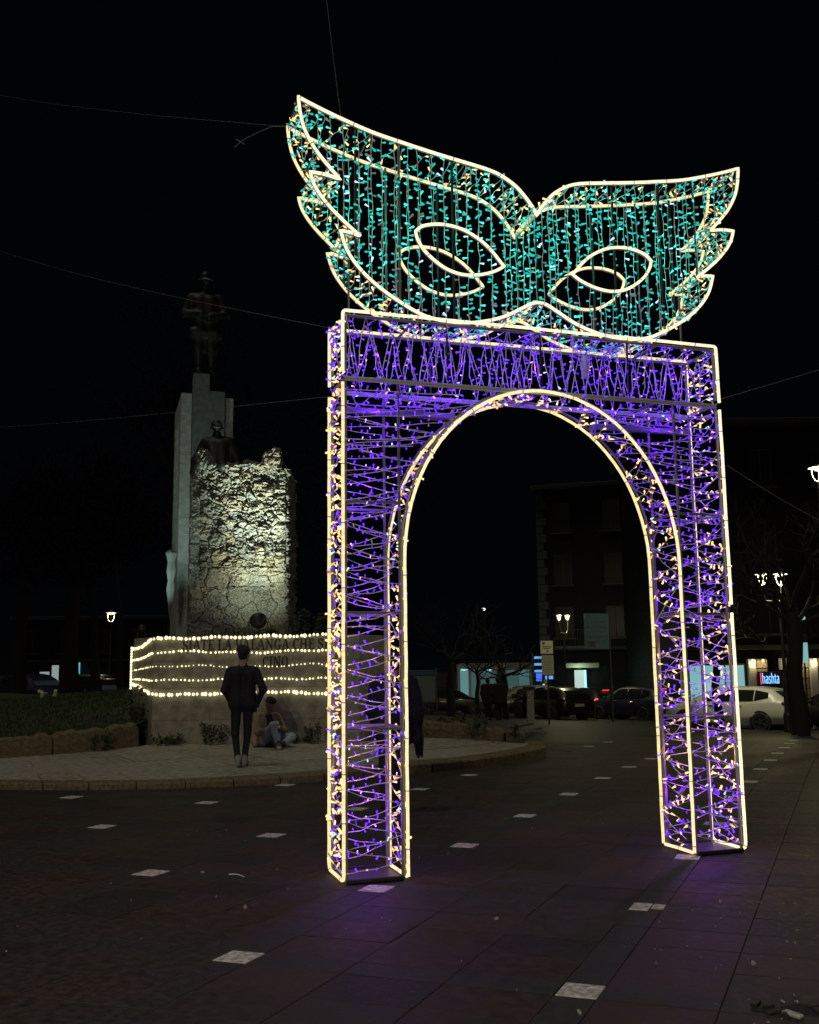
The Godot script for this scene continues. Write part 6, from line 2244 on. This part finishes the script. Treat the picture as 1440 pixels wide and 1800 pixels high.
	g.tube([Vector3(0, 0.1, -0.03), Vector3(-0.05, 0.35, -0.03), Vector3(-0.45, 0.5, -0.4)], 0.015, -1, 5)
	put("hanger", g, mats["dark steel"], o)
	# two pale garden ornaments on the lawn
	for k in 2:
		o = thing("garden_ornament", ["small pale upright ornament on the lawn at the far left", "small pale slanted ornament on the lawn just right of the upright one"][k], "ornament", Vector3(-9.62 + 0.28 * k, 0.66, -26.0), 0.6 * k)
		g = Geo.new()
		g.lathe([Vector2(0, 0.0), Vector2(0.07, 0.0), Vector2(0.06, 0.12), Vector2(0.045, 0.2), Vector2(0.055, 0.26), Vector2(0.0, 0.34)], Transform3D(Basis(Vector3(0, 0, 1), -0.25 * k), Vector3.ZERO), 10)
		put("ornament_body", g, mat("ornament pale", 0.6, 0.58, 0.45, 0.8), o)
		g = Geo.new()
		g.ball(Vector3(-0.06 + 0.12 * k, 0.3, 0.03), Vector3(0.05, 0.05, 0.05), 8, 6)
		put("ornament_head", g, mats["ornament pale"], o)


# ------------------------------------------------------------------ plants
func leaf(g: Geo, p: Vector3, d: Vector3, l: float, w: float) -> void:
	var s := d.cross(Vector3(0.3, 0.8, 0.4)).normalized() * w
	var n := s.cross(d).normalized()
	var m := p + d * l * 0.5 + n * w * 0.3
	g.flat(p, m + s, m, n); g.flat(p, m, m - s, n)
	g.flat(m + s, p + d * l, m, n); g.flat(m, p + d * l, m - s, n)


func leafy_plant(label: String, at: Vector3, size: Vector3, leaves: int, ll := 0.06, hang := false) -> void:
	var o := thing("leafy_plant", label, "plant", at)
	var st := Geo.new()
	var lf := Geo.new()
	var stems := maxi(4, leaves / 14)
	for k in stems:
		var a := rng.randf() * TAU
		var base := Vector3(cos(a) * size.x * 0.3, 0, sin(a) * size.z * 0.25)
		var tip := Vector3(cos(a) * size.x * rng.randf_range(0.3, 1.0) * 0.5, size.y * rng.randf_range(0.55, 1.0), sin(a) * size.z * 0.5)
		var mid := base.lerp(tip, 0.5) + Vector3(0, size.y * 0.12, 0)
		var p := smooth_path([base, mid, tip], 5)
		st.tube(p, 0.006, 0.002, 4)
		for q in leaves / stems:
			var t := rng.randf_range(0.15, 1.0)
			var c: Vector3 = p[int(t * (p.size() - 1))]
			var d := Vector3(rng.randfn(), rng.randfn() * 0.6 + (0.3 if not hang else -0.6), rng.randfn()).normalized()
			leaf(lf, c + d * 0.015, d, ll * rng.randf_range(0.6, 1.3), ll * 0.34)
	put("stem", st, mat("stem green", 0.04, 0.045, 0.02, 0.9), o)
	put("foliage", lf, mat("plant leaf", 0.022, 0.032, 0.012, 0.7), o)


func branch(g: Geo, p: Vector3, d: Vector3, l: float, r: float, depth: int, droop: float) -> void:
	var path := [p]
	var q := p
	var dd := d
	for k in 5:
		dd = (dd + Vector3(rng.randfn(), rng.randfn() + droop, rng.randfn()) * 0.13).normalized()
		q += dd * l / 5.0
		path.append(q)
	g.tube(path, r, r * 0.45, 6 if r > 0.02 else 4, false, false)
	if depth <= 0:
		return
	var n := 3 if depth > 1 else 4
	for k in n:
		var at: Vector3 = path[2 + rng.randi() % 4]
		var side := Vector3(rng.randfn(), rng.randfn() * 0.6 + 0.25, rng.randfn()).normalized()
		branch(g, at, (dd * 0.75 + side * 0.85).normalized(), l * rng.randf_range(0.55, 0.8), r * 0.5, depth - 1, droop)


func bare_tree(label: String, at: Vector3, trunk_h: float, r: float, crown: float, depth := 3) -> void:
	var o := thing("bare_tree", label, "tree", at)
	var g := Geo.new()
	var p := []
	for k in 9:
		p.append(Vector3(0.04 * sin(k * 1.3), trunk_h * k / 8.0, 0.04 * cos(k * 0.9)))
	g.tube(p, r * 1.12, r * 0.8, 10)
	put("trunk", g, mats["bark"], o)
	var b := Geo.new()
	for k in 8:
		var a := TAU * k / 8.0 + rng.randf()
		branch(b, Vector3(0, trunk_h * rng.randf_range(0.88, 1.0), 0), Vector3(cos(a), rng.randf_range(0.3, 0.9), sin(a)).normalized(), crown, r * 0.34, depth, 0.25)
	put("branches", b, mats["bark"], o)


func leafy_tree(label: String, at: Vector3, trunk_h: float, r: float, crown: Vector3, leaves: int, lean := 0.0) -> void:
	var o := thing("dark_tree", label, "tree", at)
	var g := Geo.new()
	var p := []
	for k in 9:
		p.append(Vector3(lean * k / 8.0 + 0.05 * sin(k * 1.7), -0.9 + (trunk_h + crown.y + 0.9) * k / 8.0, 0.05 * cos(k)))
	g.tube(p, r, r * 0.35, 9)
	put("trunk", g, mats["bark"], o)
	var limb := Geo.new()
	var lf := Geo.new()
	var clumps := []
	for k in 26:
		var d := Vector3(rng.randfn(), rng.randfn(), rng.randfn()).normalized() * pow(rng.randf(), 0.4)
		clumps.append(Vector3(lean, trunk_h + crown.y, 0) + d * crown)
	for c in clumps:
		var root := Vector3(lean * 0.8, lerpf(trunk_h, c.y, 0.4), 0)
		limb.tube([root, root.lerp(c, 0.5) + Vector3(0, 0.15, 0), c], r * 0.22, 0.01, 5, false, false)
		for q in leaves / 26:
			var d := Vector3(rng.randfn(), rng.randfn() * 0.7, rng.randfn()) * crown.x * 0.2
			leaf(lf, c + d, Vector3(rng.randfn(), rng.randfn(), rng.randfn()).normalized(), rng.randf_range(0.14, 0.3), 0.05)
	put("limbs", limb, mats["bark"], o)
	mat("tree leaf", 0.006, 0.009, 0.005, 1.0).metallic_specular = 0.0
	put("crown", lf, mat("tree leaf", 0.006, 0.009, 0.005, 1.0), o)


func plants() -> void:
	leafy_plant("tall weed at the foot of the wall left of the walking person", Vector3(-3.55, walk_y(-18.0), -18.02), Vector3(0.5, 0.42, 0.25), 150, 0.07)
	leafy_plant("low weeds in the wall's left corner on the sidewalk", Vector3(-4.42, walk_y(-17.95), -17.95), Vector3(0.7, 0.18, 0.25), 150, 0.07)
	leafy_plant("ivy covering the left return of the base wall", Vector3(-5.0, 0.3, -18.45), Vector3(0.5, 1.1, 0.6), 420, 0.08, true)
	leafy_plant("shrub spilling over the stone edging left of the wall", Vector3(-5.38, walk_y(-17.3), -17.22), Vector3(0.6, 0.36, 0.3), 200, 0.07)
	leafy_plant("weed beside the arch's left leg at the foot of the wall", Vector3(-1.72, walk_y(-18.0), -18.0), Vector3(0.5, 0.4, 0.25), 130, 0.06)
	leafy_plant("low dark weeds right of the sitting person", Vector3(-2.05, walk_y(-18.0), -18.04), Vector3(0.4, 0.14, 0.16), 90, 0.06)
	leafy_plant("dark bush on the wall top right of the rock tower", Vector3(-1.95, 2.1, -19.2), Vector3(0.8, 0.62, 0.5), 300, 0.07)
	leafy_plant("tuft growing over the right stone edging near its middle", Vector3(1.2, walk_y(-18.75), -18.72), Vector3(0.4, 0.34, 0.3), 140, 0.06)
	leafy_plant("small tuft at the right end of the stone edging", Vector3(1.85, walk_y(-18.7), -18.55), Vector3(0.22, 0.3, 0.2), 70, 0.06)
	leafy_plant("low ground plants in the bed behind the right stone edging", Vector3(0.95, 0.4, -19.6), Vector3(1.8, 0.16, 0.7), 260, 0.07)
	leafy_plant("creeping weed hanging over the far left stone edging", Vector3(-7.6, 0.3, -16.0), Vector3(0.5, 0.16, 0.2), 90, 0.06)
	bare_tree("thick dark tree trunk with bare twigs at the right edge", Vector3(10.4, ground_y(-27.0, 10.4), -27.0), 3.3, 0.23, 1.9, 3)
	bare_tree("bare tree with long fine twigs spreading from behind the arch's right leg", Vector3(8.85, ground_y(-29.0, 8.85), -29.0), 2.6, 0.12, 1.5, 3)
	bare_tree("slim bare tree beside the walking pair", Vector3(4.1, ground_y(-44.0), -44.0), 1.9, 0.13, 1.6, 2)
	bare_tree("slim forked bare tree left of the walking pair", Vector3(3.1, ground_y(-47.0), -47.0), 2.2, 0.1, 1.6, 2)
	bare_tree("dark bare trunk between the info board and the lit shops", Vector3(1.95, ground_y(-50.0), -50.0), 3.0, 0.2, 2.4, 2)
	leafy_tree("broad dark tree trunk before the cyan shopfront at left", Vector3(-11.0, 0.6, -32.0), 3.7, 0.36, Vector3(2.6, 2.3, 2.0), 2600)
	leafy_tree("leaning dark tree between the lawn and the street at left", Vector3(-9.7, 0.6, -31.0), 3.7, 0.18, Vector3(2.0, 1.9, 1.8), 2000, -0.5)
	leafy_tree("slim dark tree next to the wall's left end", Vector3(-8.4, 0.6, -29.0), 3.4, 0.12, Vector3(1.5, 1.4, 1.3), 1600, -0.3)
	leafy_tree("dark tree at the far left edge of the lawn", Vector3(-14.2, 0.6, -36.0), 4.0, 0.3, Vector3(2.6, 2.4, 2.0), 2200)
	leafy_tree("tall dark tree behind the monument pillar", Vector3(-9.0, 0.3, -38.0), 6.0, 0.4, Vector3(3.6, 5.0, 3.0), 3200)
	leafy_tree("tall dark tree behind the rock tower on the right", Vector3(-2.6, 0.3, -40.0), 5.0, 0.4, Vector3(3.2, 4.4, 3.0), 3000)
